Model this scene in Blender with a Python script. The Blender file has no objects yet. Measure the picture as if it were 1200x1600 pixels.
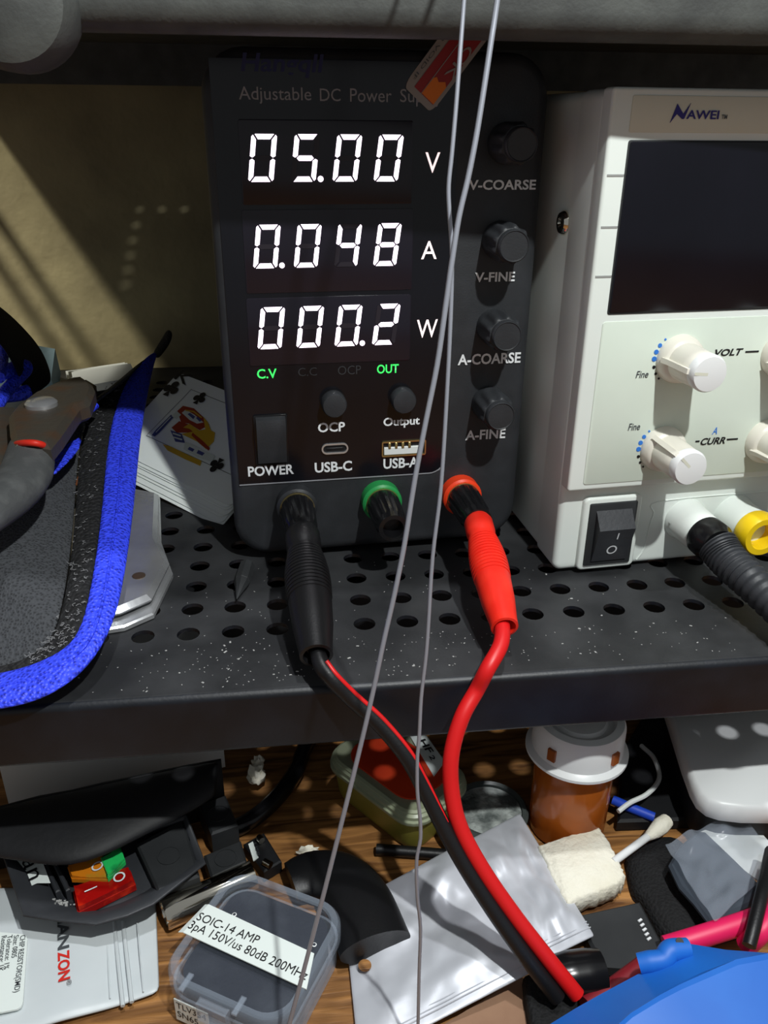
import bpy, bmesh, math, random
from mathutils import Vector, Matrix, noise

random.seed(7)
scene = bpy.context.scene
COL = scene.collection
V = Vector
PI = math.pi

# ------------------------------------------------------------------ camera
FPX, CX, CY, CAMH = 1290.0, 600.0, 800.0, 0.16
_d = V((-25, 2710, FPX)).normalized()
_vx = 11670.0
_r = V((_vx, 186 + 0.0092 * _vx - 800, FPX))
_r = (_r - _d * _r.dot(_d)).normalized()
_f = _r.cross(_d)
RW = Matrix((_r, _f, -_d))                       # camera (x right, y down, z forward) -> world
CAM = V((0, 0, CAMH))
cd = bpy.data.cameras.new('camera')
cam = bpy.data.objects.new('camera', cd)
COL.objects.link(cam)
cd.sensor_fit = 'HORIZONTAL'
cd.sensor_width = 36.0
cd.lens = FPX * 36.0 / 1200.0
cd.clip_start = 0.005
cd.clip_end = 20
_m = Matrix.Identity(4)
for i, c in enumerate((RW @ V((1, 0, 0)), RW @ V((0, -1, 0)), RW @ V((0, 0, -1)))):
    for j in range(3):
        _m[j][i] = c[j]
_m.translation = CAM
cam.matrix_world = _m
scene.camera = cam

# ------------------------------------------------------------------ world, lights, exposure
w = bpy.data.worlds.new('room_light')
scene.world = w
w.use_nodes = True
w.node_tree.nodes['Background'].inputs[0].default_value = (0.92, 0.96, 1.0, 1)
w.node_tree.nodes['Background'].inputs[1].default_value = 0.24
scene.view_settings.view_transform = 'Standard'
scene.view_settings.look = 'None'
scene.view_settings.gamma = 1.0
scene.view_settings.exposure = 0.0
scene.view_settings.use_curve_mapping = False


def lamp(name, loc, target, size, power, color):
    ld = bpy.data.lights.new(name, 'AREA')
    ld.shape = 'DISK'
    ld.size = size
    ld.energy = power
    ld.color = color
    o = bpy.data.objects.new(name, ld)
    COL.objects.link(o)
    o.location = loc
    o.rotation_euler = (V(target) - V(loc)).to_track_quat('-Z', 'Y').to_euler()
    return o


lamp('ceiling_lamp_light', (0.15, 0.06, 1.40), (0.05, 0.24, 0.0), 0.05, 7.5, (0.96, 0.98, 1.0))
lamp('desk_lamp_light', (0.135, -0.03, 0.465), (0.05, 0.27, 0.03), 0.013, 2.65, (0.97, 1.0, 0.98))
_s = bpy.data.lights.new('side_lamp_light', 'SPOT')
_s.energy = 80.0
_s.color = (1.0, 0.96, 0.82)
_s.shadow_soft_size = 0.028
_s.spot_size = math.radians(20)
_s.spot_blend = 0.9
_o = bpy.data.objects.new('side_lamp_light', _s)
COL.objects.link(_o)
_o.location = (-0.62, -0.11, 0.95)
_o.rotation_euler = (V((-0.27, 0.59, 0.005)) - _o.location).to_track_quat('-Z', 'Y').to_euler()


# ------------------------------------------------------------------ reading points of the photograph at a known depth
def ray(px, py):
    return (RW @ V((px - CX, py - CY, FPX))).normalized()


def Z(px, py, z):
    d = ray(px, py)
    return CAM + d * ((z - CAMH) / d.z)


def Y(px, py, y):
    d = ray(px, py)
    return CAM + d * (y / d.y)


TZ = -0.10


def T(px, py, h=0.0):
    return Z(px, py, TZ + h)


class Frame:
    """upright front plane of an instrument: local x along it, y into it, z up"""
    def __init__(s, org, yaw):
        s.o = V(org)
        s.a = math.radians(yaw)
        s.x = V((math.cos(s.a), math.sin(s.a), 0))
        s.n = V((math.sin(s.a), -math.cos(s.a), 0))

    def hit(s, px, py, w=0.0):
        d = ray(px, py)
        p = CAM + d * ((s.o + s.n * w - CAM).dot(s.n) / d.dot(s.n)) - s.o
        return p.dot(s.x), p.z


# ------------------------------------------------------------------ materials
def lin(c):
    c = c / 255.0
    return c / 12.92 if c <= 0.04045 else ((c + 0.055) / 1.055) ** 2.4


def rgb(c):
    return (lin(c[0]), lin(c[1]), lin(c[2]), 1)


def mat(name, col, rough=0.5, metal=0.0, var=None, bump=None, emit=0.0, ecol=None, trans=0.0, alpha=1.0,
        spec=0.5, coat=0.0, ior=1.45, sheen=0.0):
    m = bpy.data.materials.new(name)
    m.use_nodes = True
    nt = m.node_tree
    b = nt.nodes['Principled BSDF']
    I = b.inputs
    I['Base Color'].default_value = rgb(col)
    I['Roughness'].default_value = rough
    I['Metallic'].default_value = metal
    I['Specular IOR Level'].default_value = spec
    I['Transmission Weight'].default_value = trans
    I['Alpha'].default_value = alpha
    I['IOR'].default_value = ior
    I['Coat Weight'].default_value = coat
    I['Sheen Weight'].default_value = sheen
    if emit:
        I['Emission Color'].default_value = rgb(ecol or col)
        I['Emission Strength'].default_value = emit
    tc = nt.nodes.new('ShaderNodeTexCoord')
    if var:                                  # var = (scale, second colour, contrast lo, hi)
        n = nt.nodes.new('ShaderNodeTexNoise')
        n.inputs['Scale'].default_value = var[0]
        n.inputs['Detail'].default_value = 4
        r = nt.nodes.new('ShaderNodeValToRGB')
        r.color_ramp.elements[0].position = var[2]
        r.color_ramp.elements[1].position = var[3]
        r.color_ramp.elements[0].color = rgb(col)
        r.color_ramp.elements[1].color = rgb(var[1])
        nt.links.new(tc.outputs['Object'], n.inputs['Vector'])
        nt.links.new(n.outputs['Fac'], r.inputs['Fac'])
        nt.links.new(r.outputs['Color'], I['Base Color'])
    if bump:                                 # bump = (scale, distance)
        n = nt.nodes.new('ShaderNodeTexNoise')
        n.inputs['Scale'].default_value = bump[0]
        n.inputs['Detail'].default_value = 3
        bp = nt.nodes.new('ShaderNodeBump')
        bp.inputs['Strength'].default_value = 1.0
        bp.inputs['Distance'].default_value = bump[1]
        nt.links.new(tc.outputs['Object'], n.inputs['Vector'])
        nt.links.new(n.outputs['Fac'], bp.inputs['Height'])
        nt.links.new(bp.outputs['Normal'], I['Normal'])
    return m


def clear_mat(name, col, see=0.7, rough=0.15, tint=None):
    """thin clear plastic: partly see-through, partly a glossy tinted surface"""
    m = bpy.data.materials.new(name)
    m.use_nodes = True
    nt = m.node_tree
    b = nt.nodes['Principled BSDF']
    b.inputs['Base Color'].default_value = rgb(col)
    b.inputs['Roughness'].default_value = rough
    t = nt.nodes.new('ShaderNodeBsdfTransparent')
    t.inputs[0].default_value = rgb(tint) if tint else (1, 1, 1, 1)
    mx = nt.nodes.new('ShaderNodeMixShader')
    mx.inputs[0].default_value = see
    nt.links.new(b.outputs[0], mx.inputs[1])
    nt.links.new(t.outputs[0], mx.inputs[2])
    nt.links.new(mx.outputs[0], nt.nodes['Material Output'].inputs['Surface'])
    return m


def weave_mat(name, c1, c2, scale, dist, rough=0.7):
    m = mat(name, c1, rough)
    nt = m.node_tree
    tc = nt.nodes.new('ShaderNodeTexCoord')
    vo = nt.nodes.new('ShaderNodeTexVoronoi')
    vo.inputs['Scale'].default_value = scale
    r = nt.nodes.new('ShaderNodeValToRGB')
    r.color_ramp.elements[0].color = rgb(c2)
    r.color_ramp.elements[1].color = rgb(c1)
    r.color_ramp.elements[1].position = 0.55
    bp = nt.nodes.new('ShaderNodeBump')
    bp.inputs['Distance'].default_value = dist
    bp.invert = True
    nt.links.new(tc.outputs['Object'], vo.inputs['Vector'])
    nt.links.new(vo.outputs['Distance'], r.inputs['Fac'])
    nt.links.new(r.outputs['Color'], nt.nodes['Principled BSDF'].inputs['Base Color'])
    nt.links.new(vo.outputs['Distance'], bp.inputs['Height'])
    nt.links.new(bp.outputs['Normal'], nt.nodes['Principled BSDF'].inputs['Normal'])
    return m


def wood_mat(name):
    m = mat(name, (120, 78, 40), 0.55)
    nt = m.node_tree
    tc = nt.nodes.new('ShaderNodeTexCoord')
    mp = nt.nodes.new('ShaderNodeMapping')
    mp.inputs['Rotation'].default_value = (0, 0, 0.12)
    mp.inputs['Scale'].default_value = (14, 130, 60)
    n = nt.nodes.new('ShaderNodeTexNoise')
    n.inputs['Scale'].default_value = 1.6
    n.inputs['Detail'].default_value = 8
    n.inputs['Distortion'].default_value = 1.2
    r = nt.nodes.new('ShaderNodeValToRGB')
    r.color_ramp.elements[0].position = 0.32
    r.color_ramp.elements[0].color = rgb((88, 54, 24))
    r.color_ramp.elements[1].position = 0.7
    r.color_ramp.elements[1].color = rgb((178, 126, 70))
    bp = nt.nodes.new('ShaderNodeBump')
    bp.inputs['Distance'].default_value = 0.0006
    nt.links.new(tc.outputs['Object'], mp.inputs['Vector'])
    nt.links.new(mp.outputs[0], n.inputs['Vector'])
    nt.links.new(n.outputs['Fac'], r.inputs['Fac'])
    nt.links.new(r.outputs['Color'], nt.nodes['Principled BSDF'].inputs['Base Color'])
    nt.links.new(n.outputs['Fac'], bp.inputs['Height'])
    nt.links.new(bp.outputs['Normal'], nt.nodes['Principled BSDF'].inputs['Normal'])
    return m


MT = dict(
    shelf=mat('black_painted_steel', (13, 16, 22), 0.45, 0.0, var=(60, (27, 32, 41), 0.4, 0.85), bump=(900, 0.00005)),
    deck=mat('dusty_sheen_black_steel', (34, 35, 37), 0.5, var=(45, (56, 57, 59), 0.38, 0.75), bump=(900, 0.00005)),
    shelf_up=mat('dusty_lit_grey_steel', (60, 62, 61), 0.6, var=(70, (84, 87, 84), 0.35, 0.8), bump=(800, 0.0001)),  # lighter than the lower shelf: dust plus lamplight painted into the grey
    wall=mat('yellowed_wall_board', (150, 140, 106), 0.8, var=(18, (122, 113, 86), 0.35, 0.75), bump=(60, 0.0015)),
    wood=wood_mat('worn_wood'),
    case=mat('black_case_plastic', (40, 42, 45), 0.5, var=(80, (54, 56, 60), 0.45, 0.9), bump=(1500, 0.00006)),
    gloss=mat('black_gloss_panel', (14, 14, 19), 0.16, var=(25, (20, 20, 26), 0.4, 0.8)),
    display=mat('smoked_display_window', (27, 24, 33), 0.22),
    rubber=mat('black_rubber', (17, 17, 19), 0.42, bump=(1200, 0.00005)),
    shiny=mat('black_shiny_plastic', (18, 18, 20), 0.22),
    white_led=mat('white_lit_segment', (255, 240, 255), 0.4, emit=2.6, ecol=(255, 236, 252)),
    unlit=mat('unlit_segment', (38, 34, 42), 0.4),
    unit_led=mat('white_lit_letter', (255, 235, 235), 0.4, emit=1.1, ecol=(255, 228, 228)),
    green_led=mat('green_lit_letter', (60, 230, 100), 0.4, emit=0.8, ecol=(60, 235, 100)),
    print_w=mat('white_print', (225, 228, 230), 0.5),
    print_g=mat('grey_print', (140, 141, 146), 0.5),
    print_dim=mat('unlit_indicator_print', (44, 45, 48), 0.5),
    logo_b=mat('dark_blue_print', (30, 34, 84), 0.5),
    navy=mat('navy_print', (38, 30, 120), 0.5),
    ink=mat('black_print', (22, 22, 24), 0.5),
    ink_g=mat('grey_ink', (70, 74, 78), 0.5),
    ink_r=mat('red_ink', (205, 40, 30), 0.5),
    ink_b=mat('blue_print', (50, 120, 210), 0.5),
    green=mat('green_plastic', (36, 140, 72), 0.4),
    red=mat('red_plastic', (225, 36, 22), 0.38, var=(120, (238, 52, 34), 0.4, 0.8)),
    redcable=mat('red_silicone', (205, 22, 24), 0.42),
    orange_red=mat('orange_red_plastic', (232, 62, 26), 0.4),
    steel=mat('polished_steel', (205, 206, 208), 0.24, 0.7, var=(60, (176, 178, 182), 0.4, 0.8), bump=(300, 0.00006)),
    chrome=mat('chrome', (225, 220, 205), 0.08, 1.0),
    wire=mat('tinned_wire', (150, 153, 163), 0.38, 0.35),
    whitep=mat('off_white_plastic', (226, 232, 227), 0.38, var=(30, (220, 227, 221), 0.4, 0.7)),
    panelp=mat('pale_green_white_panel', (216, 226, 214), 0.4, var=(24, (208, 219, 206), 0.4, 0.7)),
    logo_strip=mat('beige_white_strip', (212, 212, 196), 0.5),
    knobw=mat('ivory_plastic', (228, 224, 212), 0.35),
    screen=mat('black_screen', (12, 12, 20), 0.18, var=(30, (17, 17, 26), 0.4, 0.8)),
    yellow=mat('yellow_plastic', (238, 200, 20), 0.4),
    card=mat('playing_card_face', (228, 234, 230), 0.3),
    card_in=mat('card_figure_ground', (206, 214, 206), 0.35),
    card_red=mat('card_red', (150, 45, 22), 0.4),
    card_gold=mat('card_gold', (200, 160, 40), 0.4),
    card_blue=mat('card_blue', (60, 70, 130), 0.4),
    fabric=weave_mat('black_woven_fabric', (66, 68, 72), (20, 21, 23), 1100, 0.0004, 0.85),
    velcro=weave_mat('black_loop_fabric', (30, 30, 32), (12, 12, 13), 620, 0.0012, 0.8),
    blue=weave_mat('blue_webbing', (58, 78, 255), (8, 10, 130), 800, 0.0006, 0.5),
    black_web=weave_mat('black_webbing', (16, 16, 18), (7, 7, 9), 900, 0.0004, 0.85),
    rust=mat('dark_tool_steel', (92, 86, 78), 0.45, 0.5, var=(90, (110, 78, 56), 0.45, 0.8), bump=(250, 0.0003)),
    grip=mat('grey_rubber_grip', (72, 74, 75), 0.8, var=(160, (94, 96, 96), 0.45, 0.85), bump=(700, 0.0002)),
    redband=mat('red_band', (214, 42, 26), 0.5),
    paper=mat('white_paper', (220, 224, 222), 0.6),
    label=mat('label_tape', (226, 234, 230), 0.45),
    bluegrey=mat('blue_grey_card', (88, 108, 116), 0.7),
    blackbox=mat('black_plastic', (15, 16, 19), 0.6, var=(60, (24, 25, 29), 0.4, 0.85), bump=(400, 0.0001)),
    blackmod=mat('dull_black_plastic', (36, 38, 40), 0.65, var=(70, (46, 48, 50), 0.4, 0.8)),
    tray=mat('charcoal_plastic', (44, 46, 50), 0.5, var=(50, (60, 62, 66), 0.4, 0.85), bump=(600, 0.0001)),
    bag=mat('white_foil_bag', (206, 212, 214), 0.36, 0.0, var=(30, (196, 203, 206), 0.4, 0.7), bump=(30, 0.0012)),
    silver=mat('silver_grey_bag', (202, 204, 211), 0.42, 0.2, var=(25, (188, 191, 198), 0.4, 0.7), bump=(40, 0.0016)),
    rock_r=mat('red_clear_plastic', (150, 14, 12), 0.2, var=(200, (205, 44, 20), 0.55, 0.75)),
    rock_o=mat('orange_clear_plastic', (206, 120, 24), 0.2, var=(200, (170, 130, 40), 0.5, 0.7)),
    rock_g=mat('green_clear_plastic', (40, 190, 96), 0.2, var=(150, (20, 110, 60), 0.5, 0.7)),
    clear=clear_mat('clear_plastic', (150, 160, 176), 0.95, 0.12),
    clear_rim=clear_mat('clear_plastic_rim', (178, 190, 206), 0.72, 0.15),
    foam=mat('dark_foam', (30, 33, 43), 0.9, var=(60, (62, 66, 74), 0.45, 0.8), bump=(300, 0.0006)),
    olive=mat('olive_translucent_plastic', (150, 142, 62), 0.4, var=(50, (130, 122, 50), 0.4, 0.8), trans=0.15),
    lid=mat('frosted_lid', (172, 180, 150), 0.35, trans=0.3),
    sticker_r=mat('red_orange_sticker', (206, 62, 24), 0.45, var=(40, (188, 44, 18), 0.4, 0.7)),
    powder=mat('grey_powder', (84, 90, 88), 0.9, var=(120, (178, 184, 180), 0.4, 0.65), bump=(200, 0.002)),
    darkjar=mat('smoked_jar_plastic', (70, 76, 74), 0.3),
    amber=mat('amber_plastic', (190, 100, 34), 0.18, trans=0.35, var=(40, (150, 72, 18), 0.4, 0.7)),
    cap=mat('white_cap_plastic', (226, 228, 228), 0.35),
    cotton=mat('cream_foam', (236, 232, 216), 0.9, var=(50, (226, 220, 198), 0.45, 0.75), bump=(300, 0.0008)),
    slate=mat('dark_slate_cloth', (50, 58, 68), 0.8, var=(35, (70, 78, 88), 0.45, 0.8)),
    film=clear_mat('crinkled_film', (190, 200, 215), 0.86, 0.2),
    pink=mat('pink_cable_jacket', (226, 30, 92), 0.45),
    darkred=mat('dark_red_cable', (120, 20, 32), 0.5),
    bluep=mat('matte_blue_plastic', (24, 98, 190), 0.5, var=(40, (28, 106, 198), 0.4, 0.7)),
    kraft=mat('brown_kraft_card', (150, 116, 92), 0.75, var=(90, (134, 100, 78), 0.4, 0.8)),
    copper=mat('copper', (206, 130, 84), 0.4, 0.8),
    lint=mat('pale_lint', (160, 160, 158), 0.9),
    fuzz=mat('grey_fuzz', (128, 128, 130), 0.9),
    groove=mat('pale_groove', (150, 152, 150), 0.6),
    wireblue=mat('blue_wire_jacket', (30, 70, 190), 0.5),
    sticker_w=mat('sticker_border', (150, 146, 142), 0.5),
    sticker_d=mat('sticker_dark_red', (150, 34, 36), 0.5),
    sticker_o=mat('sticker_orange', (226, 120, 22), 0.5),
    brass=mat('brass', (200, 180, 120), 0.3, 0.9),
)


# ------------------------------------------------------------------ object helpers
def link_mesh(name, bm, m, smooth=40):
    bmesh.ops.recalc_face_normals(bm, faces=bm.faces)
    me = bpy.data.meshes.new(name)
    bm.to_mesh(me)
    bm.free()
    return mesh_obj(name, me, m, smooth)


def mesh_obj(name, me, m, smooth=40):
    if smooth:
        for p in me.polygons:
            p.use_smooth = True
        me.set_sharp_from_angle(angle=math.radians(smooth))
    me.materials.append(MT[m] if isinstance(m, str) else m)
    o = bpy.data.objects.new(name, me)
    COL.objects.link(o)
    return o


def base_origin(o):
    me = o.data
    xs = [v.co for v in me.vertices]
    lo = V((min(v.x for v in xs), min(v.y for v in xs), min(v.z for v in xs)))
    hi = V((max(v.x for v in xs), max(v.y for v in xs), max(v.z for v in xs)))
    c = V(((lo.x + hi.x) / 2, (lo.y + hi.y) / 2, lo.z))
    me.transform(Matrix.Translation(-c))
    o.location = c


def tag(o, label, cat, group=None, kind=None):
    o['label'] = label
    o['category'] = cat
    if group:
        o['group'] = group
    if kind:
        o['kind'] = kind
    return o


def root(name, label, cat, loc=(0, 0, 0), rz=0.0, group=None):
    o = bpy.data.objects.new(name, None)
    o.empty_display_size = 0.01
    COL.objects.link(o)
    o.location = loc
    o.rotation_euler = (0, 0, rz)
    return tag(o, label, cat, group)


def wmat(o):
    return Matrix.Translation(o.location) @ o.rotation_euler.to_matrix().to_4x4()


def part(name, bm, m, parent, local=False, smooth=40, label=None):
    """a part; its mesh is given in the parent's frame (local) or in world coordinates"""
    o = link_mesh(name, bm, m, smooth)
    attach(o, parent, local)
    if label:
        o['label'] = label
    return o


def attach(o, parent, local=False):
    o.parent = parent
    if not local:
        top = parent
        while top.parent:
            top = top.parent
        mw = wmat(top)
        o.data.transform(mw.inverted())


def thing(name, bm, m, label, cat, group=None, smooth=40, kind=None):
    o = link_mesh(name, bm, m, smooth)
    base_origin(o)
    return tag(o, label, cat, group, kind)


def NB():
    return bmesh.new()


def xf(bm, n0, M):
    bm.verts.ensure_lookup_table()
    for v in bm.verts[n0:]:
        v.co = M @ v.co


def loft(bm, rings, cap0=True, cap1=True, closed=True):
    R = [[bm.verts.new(p) for p in r] for r in rings]
    n = len(R[0])
    for a, b in zip(R, R[1:]):
        for i in range(n if closed else n - 1):
            j = (i + 1) % n
            bm.faces.new((a[i], a[j], b[j], b[i]))
    if cap0:
        bm.faces.new(list(reversed(R[0])))
    if cap1:
        bm.faces.new(R[-1])
    return R


def rr(w, h, r, n=6):
    """rounded rectangle outline centred on 0"""
    r = min(r, w / 2 - 1e-6, h / 2 - 1e-6)
    out = []
    for cx, cy, a0 in ((w / 2 - r, h / 2 - r, 0), (-w / 2 + r, h / 2 - r, 90), (-w / 2 + r, -h / 2 + r, 180), (w / 2 - r, -h / 2 + r, 270)):
        for k in range(n + 1):
            a = math.radians(a0 + 90 * k / n)
            out.append((cx + r * math.cos(a), cy + r * math.sin(a)))
    return out


def front_block(bm, x0, x1, z0, z1, ytip, yback, r, bev, n=6, steps=4):
    """block in an instrument's frame facing -y with rounded corners and a rounded front edge"""
    cx, cz = (x0 + x1) / 2, (z0 + z1) / 2
    rings = []
    for k in range(steps + 1):
        a = PI / 2 * k / steps
        ins = bev * (1 - math.sin(a))
        y = ytip + bev * (1 - math.cos(a))
        rings.append([(cx + p[0], y, cz + p[1]) for p in rr(x1 - x0 - 2 * ins, z1 - z0 - 2 * ins, max(r - ins, 0.0002), n)])
    rings.append([(p[0], yback, p[2]) for p in rings[-1]])
    loft(bm, rings)


def lathe(bm, prof, M=None, n=28, cap0=True, cap1=True):
    """profile of (radius, height) spun about z, then moved by M"""
    M = M or Matrix.Identity(4)
    rings = []
    for r, z in prof:
        rings.append([M @ V((r * math.cos(2 * PI * k / n), r * math.sin(2 * PI * k / n), z)) for k in range(n)])
    return loft(bm, rings, cap0, cap1)


def axisM(p, d):
    """z axis along d, at p"""
    return Matrix.Translation(V(p)) @ V(d).normalized().to_track_quat('Z', 'Y').to_matrix().to_4x4()


def smooth_path(pts, k=6):
    pts = [V(p) for p in pts]
    if len(pts) < 3:
        return [pts[0].lerp(pts[-1], i / 4) for i in range(5)]
    out = []
    P = [2 * pts[0] - pts[1]] + pts + [2 * pts[-1] - pts[-2]]
    for i in range(1, len(P) - 2):
        a, b, c, d = P[i - 1:i + 3]
        for s in range(k):
            t = s / k
            out.append(0.5 * ((2 * b) + (c - a) * t + (2 * a - 5 * b + 4 * c - d) * t * t + (3 * b - a - 3 * c + d) * t ** 3))
    out.append(pts[-1])
    return out


def tube(bm, pts, r, n=12, k=6, flat=1.0, cap=True, up=None):
    """round (or flattened) tube along a smoothed path; r a number or one per path point"""
    path = smooth_path(pts, k)
    m = len(path)
    rr_ = r if isinstance(r, (list, tuple)) else None
    up0 = V(up) if up else None
    rings = []
    prev = None
    for i, p in enumerate(path):
        t = (path[min(i + 1, m - 1)] - path[max(i - 1, 0)]).normalized()
        if up0 is not None:
            s = t.cross(up0).normalized()
        else:
            if prev is None:
                ref = V((0, 0, 1)) if abs(t.z) < 0.9 else V((1, 0, 0))
                s = t.cross(ref).normalized()
            else:
                s = (prev - t * prev.dot(t)).normalized()
            prev = s
        u = s.cross(t).normalized()
        if rr_:
            q = i / (m - 1) * (len(rr_) - 1)
            j = min(int(q), len(rr_) - 2)
            rad = rr_[j] + (rr_[j + 1] - rr_[j]) * (q - j)
        else:
            rad = r
        rings.append([p + s * (rad * math.cos(2 * PI * a / n)) + u * (rad * flat * math.sin(2 * PI * a / n)) for a in range(n)])
    loft(bm, rings, cap, cap)


def slab(bm, poly, z0, z1, bev=0.0):
    """flat polygon (world xy) between two heights, edges chamfered by bev"""
    c = V((sum(p[0] for p in poly) / len(poly), sum(p[1] for p in poly) / len(poly)))

    def ins(d):
        out = []
        n = len(poly)
        for i in range(n):
            a, b, e = V(poly[i - 1][:2]), V(poly[i][:2]), V(poly[(i + 1) % n][:2])
            u, w_ = (b - a).normalized(), (e - b).normalized()
            n1, n2 = V((-u.y, u.x)), V((-w_.y, w_.x))
            bis = (n1 + n2)
            bis = bis / max(bis.length_squared, 0.3) * 2
            if (c - b).dot(n1 + n2) < 0:
                bis = -bis
            out.append(b + bis * d)
        return out
    lo = [V((p[0], p[1], z0)) for p in poly]
    if bev:
        rings = [[V((p.x, p.y, z0)) for p in ins(bev * 0.6)], [V((p[0], p[1], z0 + bev * 0.6)) for p in poly],
                 [V((p[0], p[1], z1 - bev)) for p in poly], [V((p.x, p.y, z1)) for p in ins(bev)]]
    else:
        rings = [lo, [V((p[0], p[1], z1)) for p in poly]]
    loft(bm, rings)


def box(bm, lo, hi):
    slab(bm, [(lo[0], lo[1]), (hi[0], lo[1]), (hi[0], hi[1]), (lo[0], hi[1])], lo[2], hi[2])


def obox(bm, c, ax, ay, az, sx, sy, sz, bev=0.0):
    """box centred on c along three given axes"""
    M = Matrix((ax, ay, az)).transposed().to_4x4()
    M.translation = V(c)
    n0 = len(bm.verts)
    slab(bm, [(-sx / 2, -sy / 2), (sx / 2, -sy / 2), (sx / 2, sy / 2), (-sx / 2, sy / 2)], -sz / 2, sz / 2, bev)
    xf(bm, n0, M)


def sheet(name, grid, m, thick, parent=None, sub=1, label=None, cat=None, group=None, local=False):
    bm = NB()
    R = [[bm.verts.new(p) for p in row] for row in grid]
    for a, b in zip(R, R[1:]):
        for i in range(len(a) - 1):
            bm.faces.new((a[i], a[i + 1], b[i + 1], b[i]))
    o = link_mesh(name, bm, m, 60)
    if parent:
        attach(o, parent, local)
    else:
        base_origin(o)
    s = o.modifiers.new('solid', 'SOLIDIFY')
    s.thickness = thick
    s.offset = 0
    if sub:
        q = o.modifiers.new('sub', 'SUBSURF')
        q.levels = q.render_levels = sub
    if label and not parent:
        tag(o, label, cat, group)
    return o


def quad_grid(c, nu, nv, f=None):
    """grid over four corner points with an optional height function"""
    A, B, C, D = [V(p) for p in c]
    out = []
    for j in range(nv + 1):
        row = []
        for i in range(nu + 1):
            u, v = i / nu, j / nv
            p = A.lerp(B, u).lerp(D.lerp(C, u), v)
            if f:
                p = p + V((0, 0, f(u, v)))
            row.append(p)
        out.append(row)
    return out


def rect_fit(pix, z):
    """a true rectangle through four photo corners (TL, TR, BR, BL) at height z"""
    a, b, c, d = [Z(px, py, z) for px, py in pix]
    cen = (a + b + c + d) / 4
    ux = ((b - a) + (c - d)).normalized()
    uy = V((-ux.y, ux.x, 0))
    wd = ((b - a).length + (c - d).length) / 2
    hd = (abs((a - d).dot(uy)) + abs((b - c).dot(uy))) / 2
    return cen, ux, uy, wd, hd


# ------------------------------------------------------------------ lettering
def glyphs(s, bold=0.0, shear=0.0):
    cu = bpy.data.curves.new('letters', 'FONT')
    cu.body = s
    cu.offset = bold
    cu.shear = shear
    cu.resolution_u = 3
    o = bpy.data.objects.new('letters', cu)
    COL.objects.link(o)
    dg = bpy.context.evaluated_depsgraph_get()
    me = bpy.data.meshes.new_from_object(o.evaluated_get(dg))
    bpy.data.objects.remove(o)
    bpy.data.curves.remove(cu)
    me.materials.clear()
    return me


def extent(me):
    xs = [v.co.x for v in me.vertices]
    ys = [v.co.y for v in me.vertices]
    return min(xs), max(xs), min(ys), max(ys)


_h = glyphs('H')
CAPH = extent(_h)[3]


def letter_front(s, fr, parent, box_px, m, w=0.0003, bold=0.0, shear=0.0, label=None):
    """print s on an instrument front so that it fills the photo box (x0,y0,x1,y1)"""
    me = glyphs(s, bold, shear)
    a, b, c, d = extent(me)
    x0, y0, x1, y1 = box_px
    p = fr.hit(x0, y1 if not isinstance(y1, tuple) else y1[0], w)
    q = fr.hit(x1, y0, w)
    top = fr.hit(x0, y0, w)
    L, H = q[0] - p[0], top[1] - p[1]
    for v in me.vertices:
        v.co = V((p[0] + (v.co.x - a) / (b - a) * L, -w, p[1] + (v.co.y - c) / (d - c) * H))
    o = mesh_obj('lettering', me, m, 0)
    o.parent = parent
    if label:
        o['label'] = label
    return o


def letter_world(s, A, B, hcap, m, parent, up=V((0, 0, 1)), bold=0.0, shear=0.0, lift=0.0003, name='lettering'):
    """print s along the world baseline A->B on a surface with normal up"""
    me = glyphs(s, bold, shear)
    a, b, c, d = extent(me)
    x = (B - A)
    L = x.length
    x.normalize()
    up = (up - x * up.dot(x)).normalized()
    y = up.cross(x)
    for v in me.vertices:
        v.co = A + x * ((v.co.x - a) / (b - a) * L) + y * (v.co.y / CAPH * hcap) + up * lift
    o = mesh_obj(name, me, m, 0)
    attach(o, parent)
    return o


# ================================================================== the setting
bm = NB()
slab(bm, [(-0.9, -0.5), (1.0, -0.5), (1.0, 0.62), (-0.9, 0.62)], TZ - 0.03, TZ, 0.003)
o = thing('wooden_desk', bm, 'wood', 'worn brown wooden desk top carrying the shelf rack and all the clutter', 'desk')
bm = NB()
box(bm, (-1.2, 0.606, TZ - 0.03), (1.4, 0.63, 1.2))
o = link_mesh('wall_back', bm, 'wall', 0)
o['kind'] = 'structure'

# ------------------------------------------------------------------ shelf rack
SX0, SX1, SB = -0.205, 0.36, 0.585
LIPY, LIPU = 0.2086, 0.2395
ZU = 0.2014
rack = root('shelf_rack', 'black steel shelf rack with perforated shelf and folded front lips, standing on the desk', 'shelf rack', (0.07, 0.4, TZ))


def lip_profile(yf, ztop, h, yend, rb=0.0015):
    """folded sheet edge: from the flat shelf round the bend, down and back under"""
    P = [(yend, ztop)]
    r = 0.0025
    for k in range(7):
        a = PI / 2 * k / 6
        P.append((yf + r - r * math.sin(a), ztop - r + r * math.cos(a)))
    for k in range(5):
        a = PI / 2 * k / 4
        P.append((yf + rb - rb * math.cos(a), ztop - h + rb - rb * math.sin(a)))
    P.append((yf + 0.010, ztop - h))
    P.append((yf + 0.010, ztop - h + 0.0012))
    P.append((yf + rb + 0.0004, ztop - h + 0.0012))
    P.append((yf + 0.0014, ztop - h + rb + 0.0006))
    P.append((yf + 0.0014, ztop - 0.003))
    P.append((yf + 0.003, ztop - 0.0014))
    P.append((yend, ztop - 0.0014))
    return P


def add_lip(bm, yf, ztop, h, yend, x0, x1, rb=0.0015):
    P = lip_profile(yf, ztop, h, yend, rb)
    loft(bm, [[(x, y, z) for y, z in P] for x in (x0, x1)])


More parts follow.
